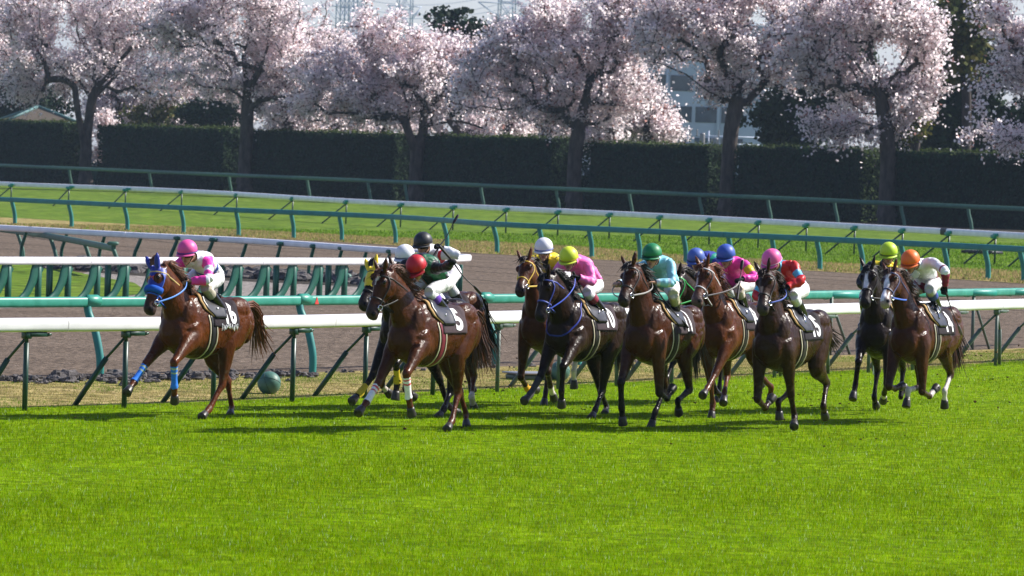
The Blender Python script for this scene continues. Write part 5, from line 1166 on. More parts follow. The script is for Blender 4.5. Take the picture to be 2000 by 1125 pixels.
# joint positions of every horse and rider, metres in the animal's own frame
POSE = {
 'A': dict(X=-3.813, Y=57.054, dz=-0.044, psi=62.8, ph=1.3, P=dict(
  FLk=(1.044,0.243,0.76), FLf=(0.969,0.213,0.458), FLh=(0.871,0.167,0.29), HLt=(-0.306,0.18,0.971), HLk=(-0.243,0.168,0.475), HLf=(0.018,0.148,0.173), HLh=(0.197,0.169,0.087), FRk=(1.03,-0.165,0.726), FRf=(1.238,-0.2,0.497), FRh=(1.403,-0.178,0.386), HRt=(-0.551,-0.18,0.836), HRk=(-0.918,-0.156,0.497), HRf=(-1.131,-0.207,0.163), HRh=(-0.97,-0.128,0.076), poll=(1.047,-0.014,1.874), muz=(1.305,-0.005,1.353), pel=(-0.174,-0.025,1.857), chs=(0.231,0.021,2.023), sL=(0.268,0.198,1.966), sR=(0.262,-0.162,1.981), eL=(0.428,0.321,1.772), eR=(0.375,-0.32,1.779), hL=(0.565,0.088,1.753), hR=(0.529,-0.116,1.692), head=(0.481,0.022,2.124), qL=(-0.14,0.082,1.791), qR=(-0.181,-0.155,1.858), kL=(0.236,0.152,1.672), kR=(0.155,-0.258,1.667), aL=(-0.084,0.183,1.453), aR=(-0.119,-0.29,1.391))),
 'B': dict(X=-0.966, Y=55.768, dz=0.007, psi=62.1, ph=0.4, P=dict(
  FLk=(1.022,0.251,0.732), FLf=(0.903,0.228,0.44), FLh=(0.821,0.227,0.255), HLt=(-0.362,0.18,0.919), HLk=(-0.525,0.116,0.45), HLf=(-0.286,0.178,0.139), HLh=(-0.114,0.215,0.047), FRk=(0.902,-0.202,0.584), FRf=(1.13,-0.22,0.369), FRh=(1.302,-0.216,0.264), HRt=(-0.761,-0.178,0.853), HRk=(-1.045,-0.14,0.442), HRf=(-1.331,-0.198,0.168), HRh=(-1.213,-0.12,0.029), poll=(1.006,-0.075,1.909), muz=(1.273,-0.134,1.395), pel=(-0.146,-0.03,1.872), chs=(0.253,-0.031,2.057), sL=(0.202,0.139,1.992), sR=(0.311,-0.203,2.002), eL=(0.347,0.375,2), eR=(0.381,-0.332,1.763), hL=(0.529,0.552,2.087), hR=(0.521,-0.103,1.797), head=(0.507,0.05,2.011), qL=(-0.212,0.065,1.813), qR=(-0.131,-0.159,1.886), kL=(0.172,0.049,1.693), kR=(0.175,-0.262,1.65), aL=(-0.16,0.085,1.494), aR=(-0.117,-0.29,1.393))),
 'C': dict(X=-1.124, Y=58.885, dz=-0.037, psi=59.5, ph=0.2, P=dict(
  FLk=(1.042,0.262,0.76), FLf=(0.859,0.18,0.524), FLh=(0.887,0.174,0.325), HLt=(-0.512,0.179,0.844), HLk=(-0.583,0.094,0.356), HLf=(-0.26,0.197,0.147), HLh=(-0.087,0.227,0.057), FRk=(0.881,-0.188,0.571), FRf=(1.122,-0.198,0.372), FRh=(1.3,-0.198,0.278), HRt=(-0.438,-0.18,0.872), HRk=(-0.758,-0.18,0.487), HRf=(-0.977,-0.179,0.153), HRh=(-1.154,-0.149,0.062), poll=(1.014,-0.079,1.901), muz=(1.389,-0.051,1.458), pel=(-0.182,-0,1.866), chs=(0.224,-0.002,2.036), sL=(0.257,0.178,1.985), sR=(0.251,-0.182,1.982), eL=(0.376,0.321,1.776), eR=(0.377,-0.322,1.775), hL=(0.529,0.116,1.691), hR=(0.53,-0.116,1.691), head=(0.481,-0.007,2.118), qL=(-0.174,0.125,1.833), qR=(-0.179,-0.125,1.829), kL=(0.162,0.259,1.662), kR=(0.159,-0.258,1.663), aL=(-0.118,0.29,1.392), aR=(-0.119,-0.29,1.391))),
 'D': dict(X=-0.971, Y=60.767, dz=0.002, psi=59.5, ph=0.1, P=dict(
  FLk=(0.866,0.097,0.568), FLf=(1.016,0.171,0.307), FLh=(0.843,0.182,0.207), HLt=(-0.527,0.179,0.84), HLk=(-0.802,0.106,0.429), HLf=(-0.54,0.242,0.164), HLh=(-0.676,0.201,0.022), FRk=(0.948,-0.17,0.631), FRf=(1.06,-0.17,0.343), FRh=(0.894,-0.156,0.232), HRt=(-0.434,-0.18,0.874), HRk=(-0.911,-0.18,0.725), HRf=(-1.148,-0.18,0.403), HRh=(-1.254,-0.18,0.233), poll=(1.057,0.059,1.858), muz=(1.363,0.063,1.366), pel=(-0.168,0.001,1.876), chs=(0.219,-0.037,2.081), sL=(0.212,0.149,2.049), sR=(0.302,-0.198,2.025), eL=(0.246,0.427,2.056), eR=(0.376,-0.319,1.784), hL=(0.411,0.248,2.17), hR=(0.529,-0.116,1.693), head=(0.447,0.015,2.216), qL=(-0.185,0.117,1.82), qR=(-0.124,-0.121,1.867), kL=(0.156,0.257,1.665), kR=(0.179,-0.264,1.648), aL=(-0.119,0.29,1.391), aR=(-0.116,-0.29,1.393))),
 'E': dict(X=0.512, Y=61.991, dz=-0.02, psi=74.9, ph=-0.8, P=dict(
  FLk=(0.86,0.224,0.565), FLf=(0.633,0.214,0.353), FLh=(0.503,0.227,0.201), HLt=(-0.445,0.18,0.868), HLk=(-0.945,0.18,0.866), HLf=(-0.827,0.155,0.485), HLh=(-0.846,0.156,0.285), FRk=(0.617,-0.205,0.464), FRf=(0.358,-0.178,0.296), FRh=(0.168,-0.117,0.277), HRt=(-0.335,-0.18,0.941), HRk=(-0.705,-0.18,0.604), HRf=(-0.628,-0.18,0.212), HRh=(-0.541,-0.18,0.032), poll=(0.872,-0.084,1.998), muz=(1.315,-0.075,1.623), pel=(-0.19,-0,1.864), chs=(0.216,0.002,2.033), sL=(0.258,0.183,1.991), sR=(0.266,-0.177,1.997), eL=(0.439,0.243,1.786), eR=(0.374,-0.319,1.781), hL=(0.556,-0.001,1.788), hR=(0.529,-0.116,1.692), head=(0.428,0.011,2.2), qL=(-0.171,0.125,1.835), qR=(-0.163,-0.125,1.841), kL=(0.163,0.259,1.661), kR=(0.166,-0.26,1.658), aL=(-0.118,0.29,1.392), aR=(-0.117,-0.29,1.392))),
 'F': dict(X=0.956, Y=59.974, dz=-0.048, psi=62.9, ph=1.2, P=dict(
  FLk=(1.027,0.227,0.729), FLf=(0.986,0.198,0.421), FLh=(0.911,0.169,0.239), HLt=(-0.39,0.18,0.898), HLk=(-0.392,0.105,0.404), HLf=(-0.079,0.175,0.168), HLh=(0.09,0.206,0.069), FRk=(0.895,-0.162,0.587), FRf=(1.104,-0.186,0.359), FRh=(1.29,-0.167,0.286), HRt=(-0.686,-0.177,0.834), HRk=(-0.85,-0.128,0.363), HRf=(-1.187,-0.203,0.162), HRh=(-1.014,-0.14,0.086), poll=(1.059,-0.003,1.862), muz=(1.277,-0.025,1.324), pel=(-0.146,-0.019,1.862), chs=(0.242,-0.039,2.068), sL=(0.255,0.145,2.023), sR=(0.286,-0.213,2.007), eL=(0.382,0.294,1.824), eR=(0.38,-0.325,1.768), hL=(0.587,0.131,1.888), hR=(0.531,-0.115,1.69), head=(0.503,-0.018,2.139), qL=(-0.13,0.081,1.78), qR=(-0.151,-0.148,1.877), kL=(0.254,0.145,1.687), kR=(0.165,-0.26,1.659), aL=(-0.088,0.172,1.503), aR=(-0.118,-0.29,1.392))),
 'G': dict(X=1.903, Y=57.899, dz=0.013, psi=64.7, ph=1.8, P=dict(
  FLk=(0.476,0.207,0.457), FLf=(0.175,0.183,0.39), FLh=(0.016,0.18,0.511), HLt=(-0.324,0.18,0.952), HLk=(-0.537,0.181,0.499), HLf=(-0.163,0.187,0.357), HLh=(-0.297,0.148,0.214), FRk=(0.859,-0.154,0.565), FRf=(0.778,-0.166,0.264), FRh=(0.722,-0.165,0.071), HRt=(-0.346,-0.18,0.932), HRk=(-0.591,-0.18,0.495), HRf=(-0.319,-0.181,0.202), HRh=(-0.256,-0.204,0.012), poll=(0.907,-0.033,1.983), muz=(1.298,0.012,1.556), pel=(-0.143,-0.037,1.875), chs=(0.244,-0.014,2.085), sL=(0.238,0.173,2.059), sR=(0.313,-0.176,2.014), eL=(0.366,0.274,1.83), eR=(0.411,-0.332,1.803), hL=(0.532,0.061,1.83), hR=(0.681,-0.343,1.8), head=(0.491,0.029,2.184), qL=(-0.112,0.053,1.786), qR=(-0.135,-0.163,1.909), kL=(0.232,0.232,1.686), kR=(0.163,-0.259,1.661), aL=(-0.096,0.139,1.497), aR=(-0.118,-0.29,1.392))),
 'H': dict(X=2.918, Y=60.95, dz=-0.014, psi=67.2, ph=0.9, P=dict(
  FLk=(0.933,0.137,0.618), FLf=(1.195,0.142,0.451), FLh=(1.376,0.15,0.365), HLt=(-0.347,0.18,0.931), HLk=(-0.726,0.147,0.606), HLf=(-1.075,0.208,0.419), HLh=(-1.174,0.165,0.252), FRk=(0.373,-0.123,0.476), FRf=(0.206,-0.147,0.214), FRh=(0.276,-0.13,0.029), HRt=(-0.333,-0.18,0.943), HRk=(-0.642,-0.268,0.56), HRf=(-0.312,-0.176,0.357), HRh=(-0.168,-0.133,0.227), poll=(0.901,-0.042,1.987), muz=(1.264,-0.047,1.534), pel=(-0.187,0.017,1.844), chs=(0.193,0.026,2.065), sL=(0.194,0.216,2.063), sR=(0.26,-0.129,1.98), eL=(0.293,0.415,1.894), eR=(0.367,-0.309,1.794), hL=(0.528,0.286,1.868), hR=(0.527,-0.116,1.694), head=(0.433,0.042,2.188), qL=(-0.171,0.137,1.796), qR=(-0.174,-0.111,1.828), kL=(0.224,0.154,1.731), kR=(0.16,-0.258,1.663), aL=(-0.108,0.127,1.529), aR=(-0.119,-0.29,1.391))),
 'I': dict(X=3.544, Y=58.401, dz=-0.03, psi=64.2, ph=-0.8, P=dict(
  FLk=(0.291,0.155,0.506), FLf=(0.143,0.151,0.234), FLh=(0.302,0.213,0.13), HLt=(-0.473,0.18,0.857), HLk=(-0.906,0.155,0.607), HLf=(-0.627,0.225,0.332), HLh=(-0.766,0.2,0.19), FRk=(0.599,-0.173,0.457), FRf=(0.316,-0.182,0.331), FRh=(0.155,-0.16,0.447), HRt=(-0.31,-0.18,0.967), HRk=(-0.511,-0.18,0.509), HRf=(-0.129,-0.188,0.389), HRh=(-0.149,-0.176,0.19), poll=(0.798,0.001,2.037), muz=(1.155,0.083,1.587), pel=(-0.144,-0.016,1.875), chs=(0.23,-0.078,2.099), sL=(0.233,0.108,2.134), sR=(0.294,-0.215,1.986), eL=(0.363,0.288,1.964), eR=(0.386,-0.332,1.749), hL=(0.565,0.14,1.864), hR=(0.533,-0.114,1.687), head=(0.473,-0.084,2.218), qL=(-0.105,0.096,1.823), qR=(-0.145,-0.146,1.868), kL=(0.286,0.148,1.756), kR=(0.172,-0.261,1.654), aL=(-0.05,0.137,1.558), aR=(-0.117,-0.29,1.393))),
 'J': dict(X=5.137, Y=63.491, dz=-0.033, psi=74.5, ph=0.6, P=dict(
  FLk=(0.645,0.197,0.464), FLf=(0.379,0.116,0.332), FLh=(0.216,0.075,0.225), HLt=(-0.275,0.18,1.011), HLk=(-0.601,0.18,0.632), HLf=(-0.492,0.18,0.248), HLh=(-0.642,0.19,0.38), FRk=(1.048,-0.127,0.762), FRf=(1.04,-0.163,0.453), FRh=(1.14,-0.167,0.28), HRt=(-0.28,-0.18,1.003), HRk=(-0.585,-0.18,0.607), HRf=(-0.432,-0.18,0.237), HRh=(-0.589,-0.18,0.113), poll=(0.864,-0.039,2.007), muz=(1.203,-0.043,1.536), pel=(-0.189,-0.003,1.858), chs=(0.211,0.028,2.039), sL=(0.251,0.204,1.978), sR=(0.286,-0.144,2.062), eL=(0.383,0.327,1.764), eR=(0.362,-0.292,1.836), hL=(0.532,0.115,1.689), hR=(0.521,-0.118,1.704), head=(0.34,0.098,2.266), qL=(-0.178,0.123,1.833), qR=(-0.131,-0.12,1.869), kL=(0.159,0.258,1.663), kR=(0.173,-0.262,1.652), aL=(-0.119,0.29,1.391), aR=(-0.117,-0.29,1.393))),
 'K': dict(X=5.469, Y=60.942, dz=0.003, psi=63.6, ph=0.4, P=dict(
  FLk=(0.494,0.197,0.453), FLf=(0.191,0.182,0.388), FLh=(0.019,0.201,0.489), HLt=(-0.275,0.18,1.011), HLk=(-0.627,0.155,0.657), HLf=(-0.294,0.209,0.441), HLh=(-0.351,0.191,0.25), FRk=(0.765,-0.17,0.508), FRf=(0.459,-0.199,0.478), FRh=(0.261,-0.191,0.501), HRt=(-0.303,-0.18,0.974), HRk=(-0.401,-0.18,0.483), HRf=(-0.003,-0.195,0.442), HRh=(0.062,-0.19,0.253), poll=(0.907,-0.105,1.976), muz=(1.348,-0.052,1.602), pel=(-0.167,-0.036,1.879), chs=(0.215,0.005,2.093), sL=(0.251,0.186,2.138), sR=(0.242,-0.131,1.965), eL=(0.386,0.417,2.055), eR=(0.366,-0.311,1.79), hL=(0.287,0.381,1.808), hR=(0.527,-0.116,1.694), head=(0.468,-0.047,2.175), qL=(-0.102,0.076,1.865), qR=(-0.197,-0.152,1.829), kL=(0.282,0.163,1.795), kR=(0.153,-0.257,1.667), aL=(-0.063,0.133,1.615), aR=(-0.12,-0.29,1.39))),
 'L': dict(X=2.834, Y=64.23, dz=0.006, psi=62.9, ph=-1.2, P=dict(
  FLk=(0.443,0.17,0.465), FLf=(0.271,0.171,0.207), FLh=(0.09,0.202,0.127), HLt=(-0.434,0.18,0.874), HLk=(-0.911,0.18,0.725), HLf=(-1.148,0.18,0.403), HLh=(-1.254,0.18,0.233), FRk=(0.948,-0.17,0.632), FRf=(1.164,-0.17,0.41), FRh=(1.077,-0.162,0.23), HRt=(-0.339,-0.18,0.938), HRk=(-0.698,-0.18,0.591), HRf=(-0.618,-0.18,0.199), HRh=(-0.553,-0.18,0.01), poll=(1.095,-0.05,1.818), muz=(1.423,-0.02,1.34), pel=(-0.162,-0.004,1.87), chs=(0.244,-0.021,2.041), sL=(0.292,0.154,1.987), sR=(0.23,-0.201,1.98), eL=(0.376,0.32,1.778), eR=(0.376,-0.322,1.775), hL=(0.53,0.115,1.692), hR=(0.529,-0.116,1.691), head=(0.509,-0.068,2.066), qL=(-0.147,0.124,1.852), qR=(-0.193,-0.12,1.82), kL=(0.172,0.261,1.654), kR=(0.151,-0.256,1.668), aL=(-0.117,0.29,1.393), aR=(-0.12,-0.29,1.39))),
}
CFG = {
 'A': dict(label='leading chestnut racehorse in a blue hood with blue leg wraps, cloth number 16', coat=(.155, .047, .015), points=(.15, .045, .016), hair=(.17, .058, .022), hood=(.018, .032, .27), fluff=(.01, .09, .45), mono=True, bridle=(.05, .12, .5), browband=(.45, .33, .12), noseband=(.02, .1, .5), rein=(.10, .27, .72), hroll=.22,
   wraps={'FL': (.12, 1.05, (.035, .20, .72), (.45, .5, .25)), 'FR': (.12, 1.05, (.035, .20, .72), (.45, .5, .25))}, no='16', scrawl=True, cloth=(.022, .015, .02), girth=(.012, .012, .014), tail=(1.5, .42), tail_y=-.05, tail_n=60,
   jlabel='jockey in pink cap with white and pink silks crouching on the leading chestnut', cap=(.80, .09, .33), capband=(.08, .06, .3), silks=silks(WHITE, WHITE, HOT, [('ua', .55, .78, HOT)], shoulder=HOT, sash=((.05, .07, .3), .30, .42)), knee=(.40, .36, .27), gloves=False, boot_top=.42, whip=('L', (-.75, -.1, -.66), .05, .62, (.45, .05, .08)), wlabel='whip with a red flap held low against the leading chestnut', face=(1, .12, -.22)),
 'B': dict(label='dark chestnut racehorse with a white star and white leg wraps, rider in red cap', coat=(.115, .036, .012), points=(.12, .038, .014), hair=(.12, .037, .016), hroll=.16, blaze=[(.13, .25, .030, 0, (.85, .82, .8)), (.24, .34, .012, 0, (.7, .6, .58))], wraps={'FL': (.10, 1.02, (.78, .77, .76), (.6, .04, .07)), 'FR': (.10, 1.02, (.78, .77, .76), (.6, .04, .07))},
   no='5', nosq=1.15, cloth=(.055, .036, .042), girth=(.16, .015, .03), tail=(.85, .60), tail_y=.06, tail_mul=.7, tail_n=75, muzzle=(.035, .025, .022), whip_hand='L',
   jlabel='jockey in red cap with black and green silks, raising an arm with a whip', cap=(.50, .012, .02), silks=silks(GRN, BLACK, BLACK, stripe=(BLACK, .10)), boot_top=.38, boot_band=(.14, .05, .40), whip=('L', (-.62, .35, -.66), .24, .46), wlabel='black whip hanging down from the raised fist of the red capped jockey', face=(1, .1, -.75)),
 'C': dict(label='black racehorse in yellow hood and yellow leg wraps, mostly hidden behind the red cap', coat=(.02, .013, .011), points=BLK, hair=BLK, hood=(.72, .52, .02), wraps={'FL': (.25, 1.1, (.55, .40, .03), (.55, .40, .03)), 'FR': (.55, 1.5, (.55, .40, .03), (.55, .40, .03))}, hroll=.2,
   jlabel='jockey in plain white cap half hidden behind the red capped jockey', cap=(.74, .74, .78), capband=(.10, .11, .16), silks=silks(BLACK, BLACK, BLACK, stripe=(YEL, .14)), tail=(.9, .6)),
 'D': dict(label='bay racehorse with white hind sock hidden behind the black capped jockey', coat=(.12, .042, .016), hair=(.03, .016, .012), socks={'HL': 1.75, 'FR': 2.0}, points=(.11, .04, .017), tail=(.8, .6), tail_mul=.5, whip_hand='L',
   jlabel='jockey in black cap with white and red silks raising a whip hand', cap=(.022, .023, .028), capband=(.12, .09, .05), silks=silks(WHITE, WHITE, WHITE, [('ua', .0, .16, RED)], sash=(RED, .55, .72)), whip=('L', (-.50, .10, .62), .20, .42), wlabel='whip pointing up from the glove of the black capped jockey', face=(1, .05, -.2)),
 'E': dict(label='bay racehorse with white forehead spot and yellow bridle, left of the yellow cap', coat=(.15, .05, .018), points=(.035, .018, .012), hair=(.03, .015, .011), blaze=[(.10, .17, .022, 0, (.72, .7, .68))], bridle=(.55, .36, .03), rein=(.6, .42, .05), socks={'FL': 1.9, 'HL': 1.4, 'FR': 2.6}, hroll=.1, wraps={'FR': (.62, 1.35, (.6, .32, .02), (.6, .32, .02))},
   jlabel='jockey in white cap with black and yellow striped silks', cap=(.70, .70, .72), capband=(.12, .15, .4), silks=silks(YEL, YEL, BLACK, [('ua', .5, .85, BLACK)], stripe=(BLACK, .09)), face=(1, .1, -.2), tail=(.9, .6)),
 'F': dict(label='near black bay racehorse in blue bridle and blue breast strap, cloth number 10', coat=(.042, .021, .0135), points=(.012, .010, .010), hair=(.012, .010, .010), bridle=(.05, .07, .33), noseband=(.07, .1, .42), rein=(.05, .10, .55), collar=(.03, .05, .35), no='10', cloth=(.055, .038, .044), hroll=.14, wraps={'FR': (.1, 1.6, (.05, .05, .055), (.05, .05, .055))}, tail=(.7, .6),
   jlabel='jockey in yellow cap with plain pink silks on the near black bay', cap=(.62, .72, .03), capband=(.5, .35, .03), silks=silks((.85, .17, .46)), boot_top=.40, boot_band=(.30, .04, .07), whip=('L', (-.62, .12, -.72), .06, .58), wlabel='whip held down beside the saddle by the yellow capped jockey in pink', face=(1, .15, -.4)),
 'G': dict(label='bay racehorse with black legs, cloth number 11, rider in green cap', coat=(.095, .031, .012), points=(.011, .010, .010), hair=(.014, .011, .011), no='11', nosq=.62, cloth=(.05, .035, .04), hroll=.10, blaze=[(.18, .22, .012, .01, (.6, .55, .52))], tail=(.8, .6), tail_y=-.1, rein=(.30, .28, .27),
   jlabel='jockey in green cap with pale blue silks holding the reins wide', cap=(.012, .20, .07), capband=(.004, .05, .02), silks=silks(LB, LB, (.66, .78, .86), [('fa', .3, .75, LB)]), knee=(.50, .46, .33), gloves=False, boot_top=.46, whip=('L', (-.62, .25, -.55), .08, .75), wlabel='long thin whip angled down across the number 11 cloth', face=(1, .1, -.2)),
 'H': dict(label='bright chestnut racehorse in a white bridle, foreleg stretched out, behind the number 11 horse', coat=(.17, .055, .02), points=(.15, .055, .026), hair=(.18, .055, .018), bridle=(.03, .025, .025), noseband=(.62, .6, .6), browband=(.62, .6, .6), rein=(.25, .22, .22), blaze=[(.22, .30, .012, -.01, (.6, .52, .5)), (.36, .62, .012, -.02, (.55, .45, .44))], hroll=.12, muzzle=(.12, .08, .07), tail=(.8, .55), cloth=(.03, .02, .025), no='8',
   jlabel='jockey in blue cap with pink silks and yellow arm hoops', cap=(.045, .10, .42), silks=silks(HOT, HOT, HOT, [('ua', .30, .70, YEL)]), knee=(.6, .52, .42), boot_top=.40, whip=('L', (-.50, -.1, .80), .30, .18), wlabel='short whip upright in front of the face of the blue capped jockey in pink', face=(1, .05, -.35)),
 'I': dict(label='dark brown racehorse with cloth number 15, rider in pink cap and red silks', coat=(.058, .022, .011), points=(.035, .017, .011), hair=(.06, .025, .013), no='15', cloth=(.02, .016, .02), hroll=.05, muzzle=(.06, .045, .04), tail=(.95, .25), socks={'FR': 2.45}, blaze=[(.42, .62, .016, 0, (.40, .25, .2))], rein=(.05, .09, .4),
   jlabel='jockey in pink cap with red and pale blue silks', cap=(.82, .12, .36), capband=(.78, .5, .6), silks=silks(RED, RED, RED, [('ua', .45, .80, (.12, .48, .72))], stripe=((.12, .42, .62), .11)), boot_top=.40, whip=('L', (-.80, -.05, -.40), .06, .70, (.2, .02, .03)), wlabel='whip with a dark red flap lying back over the number 15 horse', face=(1, -.25, -.55)),
 'J': dict(label='black racehorse with a broad white blaze behind the orange capped rider', coat=(.026, .013, .010), points=BLK, hair=BLK, blaze=[(.10, .62, .030, 0, (.74, .72, .72))], hroll=.05, socks={'FL': 2.1}, tail=(.8, .6),
   jlabel='jockey in lime yellow cap, almost hidden by the orange capped one', cap=(.50, .70, .03), silks=silks(YEL, BLACK, BLACK, stripe=(BLACK, .12)), face=(1, .1, -.3)),
 'K': dict(label='bay racehorse with a wide white blaze and blue reins, rightmost of the field', coat=(.105, .033, .012), points=(.05, .022, .012), hair=(.07, .024, .012), blaze=[(.10, .97, .034, 0, (.78, .76, .76))], muzzle=(.35, .28, .27), bridle=(.03, .04, .12), rein=(.05, .13, .55), socks={'HL': 1.25, 'FL': 2.0, 'HR': 1.5}, no='14', cloth=(.022, .016, .02), hroll=.06, tail=(.5, .5), whip_hand='L',
   jlabel='jockey in orange cap with white and maroon silks, arm swung back', cap=(.90, .17, .02), capband=(.6, .12, .03), silks=silks(WHITE, WHITE, MAR, [('ua', .78, .9, MAR)], lower=(MAR, .30)), knee=(.5, .49, .5), boot_top=.40, boot_band=(.05, .08, .38), whip=('L', (-.35, .25, -.88), .08, .55, (.2, .15, .14)), wlabel='whip trailing down behind the orange capped jockey', face=(1, .05, -.45)),
 'L': dict(label='dark racehorse in a green bridle, hidden between the number 11 horse and the bright chestnut', coat=(.04, .02, .013), points=BLK, hair=(.03, .02, .017), bridle=(.01, .3, .05), rein=(.01, .3, .05), tail=(.8, .6),
   jlabel='jockey in blue cap with purple and green silks, farther back than the other blue cap', cap=(.07, .13, .42), silks=silks((.01, .24, .16), PUR, PUR, stripe=(PUR, .18)), face=(1, .1, -.3)),
}
for k_ in CFG: horse(k_, CFG[k_]); rider(k_, CFG[k_])

# ------------------------------------------------------------------ grass
def blades(n, xs, ys, h, wd, cols, lean=.45, seed=1):
    r = np.random.default_rng(seed); az = r.uniform(0, 2 * math.pi, n); hh = h * r.uniform(.55, 1.25, n); ww = wd * r.uniform(.7, 1.3, n)
    b = np.stack([xs, ys, np.full(n, .0)], 1); dx = np.stack([np.cos(az), np.sin(az), np.zeros(n)], 1) * (ww * .5)[:, None]
    la = r.uniform(0, 2 * math.pi, n); ln = np.stack([np.cos(la), np.sin(la), np.zeros(n)], 1) * (hh * r.uniform(.1, 1.0, n) * lean)[:, None]
    tip = b + ln + np.stack([np.zeros(n), np.zeros(n), hh], 1); V = np.stack([b - dx, b + dx, tip], 1).reshape(-1, 3)
    c = cols[r.integers(0, len(cols), n)] * r.uniform(.55, 1.45, (n, 1)); return V, np.arange(n * 3).reshape(-1, 3), np.repeat(c, 3, 0)
TLX = np.array(off(ext(NEARW, 60, 60), .45))
def turf_x(y): return np.interp(y, TLX[:, 1], TLX[:, 0])
r = np.random.default_rng(2); g = G()
N1 = 680000; u = r.uniform(0, 1, N1); Y0, Y1 = 33.0, 118.0
ys = 1 / (1 / Y0 + u * (1 / Y1 - 1 / Y0)); xs = r.uniform(-1.28, 1.28, N1) * ys * 1000 / FPX
keep = xs > turf_x(ys); ys, xs = ys[keep], xs[keep]
patch = np.array([noise.noise(Vector((x * .35, y * .16, 0))) + .5 * noise.noise(Vector((x * 1.1, y * .6, 5))) for x, y in zip(xs[::1], ys[::1])])
GC = np.array([(.165, .31, .0005), (.20, .34, .0005), (.12, .25, .0005), (.235, .365, .001), (.16, .30, .0005), (.20, .33, .0005), (.18, .33, .0005), (.30, .35, .005)])
band = np.array([noise.noise(Vector(((x * .52 + y * .85) * .03, (x * .85 - y * .52) * .45, 9))) for x, y in zip(xs, ys)]); patch = .75 * patch + .7 * band
V, T, c = blades(len(xs), xs, ys, .048, .0075, GC, seed=5); gl = np.repeat(r.uniform(0, 1, len(xs)) < .016, 3); c[gl] = (.52, .66, .34); yl = np.repeat((patch < -.75) & (r.uniform(0, 1, len(xs)) < .22), 3); c[yl] = (.30, .33, .04)  # gl: sparse pale blades, bright glints put into the blade colour
sc_ = np.repeat(1 + .30 * patch, 3); V[:, 2] *= sc_; c *= (.96 - .20 * np.repeat(patch, 3))[:, None]
V = V.reshape(-1, 3, 3); mid = (V[:, :1] + V[:, 1:2]) / 2; V[:, :2] = mid + (V[:, :2] - mid) * (ys / 45)[:, None, None].clip(.8, 1.8); V = V.reshape(-1, 3)
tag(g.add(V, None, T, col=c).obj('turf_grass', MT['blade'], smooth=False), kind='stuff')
# dry verge between the two near rails
n = 90000; s_ = r.uniform(0, arclen(NEARW)[-1], n); p = along(NEARW, s_); q = along(NEARG, s_ * arclen(NEARG)[-1] / arclen(NEARW)[-1]); t = r.uniform(-.02, .93, n)[:, None]; p = p * (1 - t) + q * t
DC = np.array([(.30, .24, .09), (.36, .29, .13), (.24, .22, .06), (.16, .20, .03)]); V, T, c = blades(n, p[:, 0], p[:, 1], .035, .009, DC, lean=1.3, seed=6)
gr = np.array([noise.noise(Vector((a * .5, b * .3, 2))) for a, b in p]); m = np.repeat(gr > .02, 3); c[m] = c[m] * [.5, .9, .25]
tag(G().add(V, None, T, col=c).obj('dry_grass', MT['blade'], smooth=False), kind='stuff')
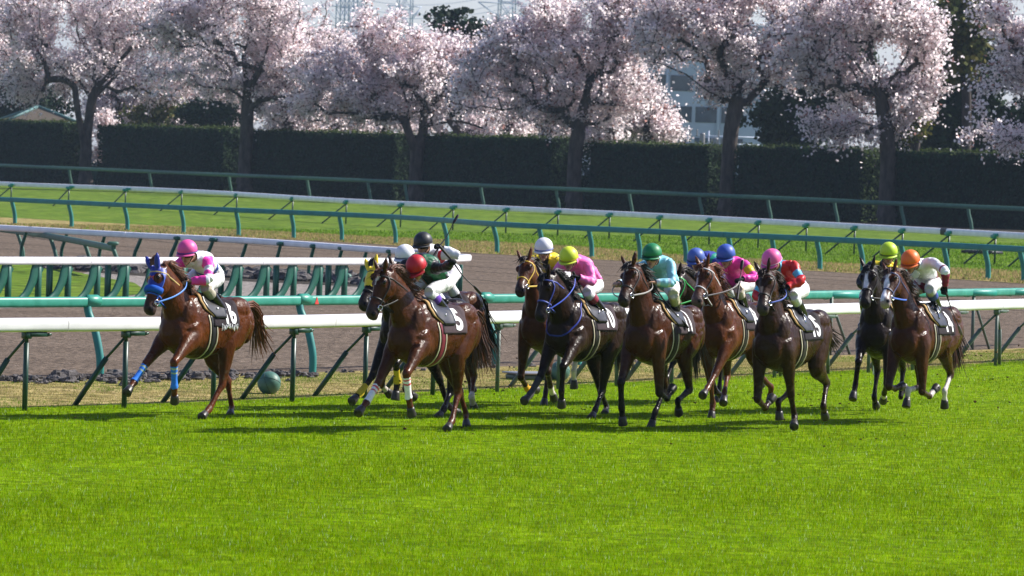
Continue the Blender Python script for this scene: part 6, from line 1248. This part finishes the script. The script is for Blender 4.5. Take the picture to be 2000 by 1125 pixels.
# blades on the far turf and dry verge, seen only as texture
n = 150000; s_ = r.uniform(0, arclen(FARG)[-1], n); p = along(FARG, s_); hdv = np.gradient(FARG, axis=0); d0 = unit(FARG[-1] - FARG[0]); nn = np.array([-d0[1], d0[0]]); t = r.uniform(-.8, 75, n) ; t = np.where(r.uniform(0, 1, n) < .3, r.uniform(-.8, 11, n), t); p = p + nn * t[:, None]
V, T, c = blades(n, p[:, 0], p[:, 1], .09, .05, np.array([(.115, .225, .014), (.15, .26, .02), (.10, .19, .016)]), lean=.7, seed=8)
dry = np.array([10 + 2.2 * noise.noise(Vector((a * .12, b * .12, 7))) for a, b in p]) > t; dm = np.repeat(dry & (r.uniform(0, 1, n) < .8), 3); c[dm] = np.array([.34, .27, .12]) * np.repeat(r.uniform(.7, 1.3, n), 3)[dm][:, None]
tag(G().add(V, None, T, col=c).obj('far_grass', MT['blade'], smooth=False), kind='stuff')
# clods of turf thrown up by the hooves
g = G()
for cx, cy, n, sp in ((1640, 760, 26, 60), (978, 760, 22, 22), (1620, 800, 12, 30), (825, 745, 16, 28), (1470, 770, 14, 18), (1000, 700, 16, 30), (1900, 750, 22, 60), (1580, 760, 12, 30), (1960, 700, 14, 40), (1120, 800, 8, 20), (920, 760, 10, 25)):
    for k in range(n):
        Y = 59 + r.normal(0, 1.2); q = at(cx + r.normal(0, sp), cy + r.normal(0, sp * .5), Y); 
        if q[2] < .02: continue
        s = abs(r.normal(.0045, .005)) + .0025; V, Q, T = ell((0, 0, 0), (s * r.uniform(.7, 1.6), s, s * r.uniform(.5, 1)), n=6, m=4); g.add(V * (1 + .3 * r.standard_normal((len(V), 1)).clip(-1, 1)) + q, Q, T)
for k in range(110):                                             # torn turf lying where the field has passed
    Yc = r.uniform(54, 68); q = np.array([r.uniform(-.10, .125) * Yc, Yc]); 
    if q[0] < turf_x(Yc) + .4: continue
    s = abs(r.normal(.004, .004)) + .003; V, Q, T = ell((0, 0, 0), (s * 1.6, s * 1.3, s * .7), n=6, m=4); g.add(V * (1 + .3 * r.standard_normal((len(V), 1)).clip(-1, 1)) + [q[0], q[1], .04], Q, T)
tag(g.obj('turf_clods', MT['clod'], smooth=False), kind='stuff')

# ------------------------------------------------------------------ haze
HAZE = 0.0001
m = bpy.data.materials.new('haze'); m.use_nodes = True; n = m.node_tree.nodes; n.clear(); o_ = n.new('ShaderNodeOutputMaterial'); pv = n.new('ShaderNodeVolumePrincipled')
pv.inputs['Color'].default_value = (.62, .82, 1.0, 1); pv.inputs['Density'].default_value = HAZE; pv.inputs['Anisotropy'].default_value = .0
m.node_tree.links.new(pv.outputs[0], o_.inputs['Volume'])
V, Q = box((0, 2850, 67.5), (4200, 3300, 68.5)); hz = G().add(V, Q).obj('haze', m, smooth=False); tag(hz, kind='stuff')
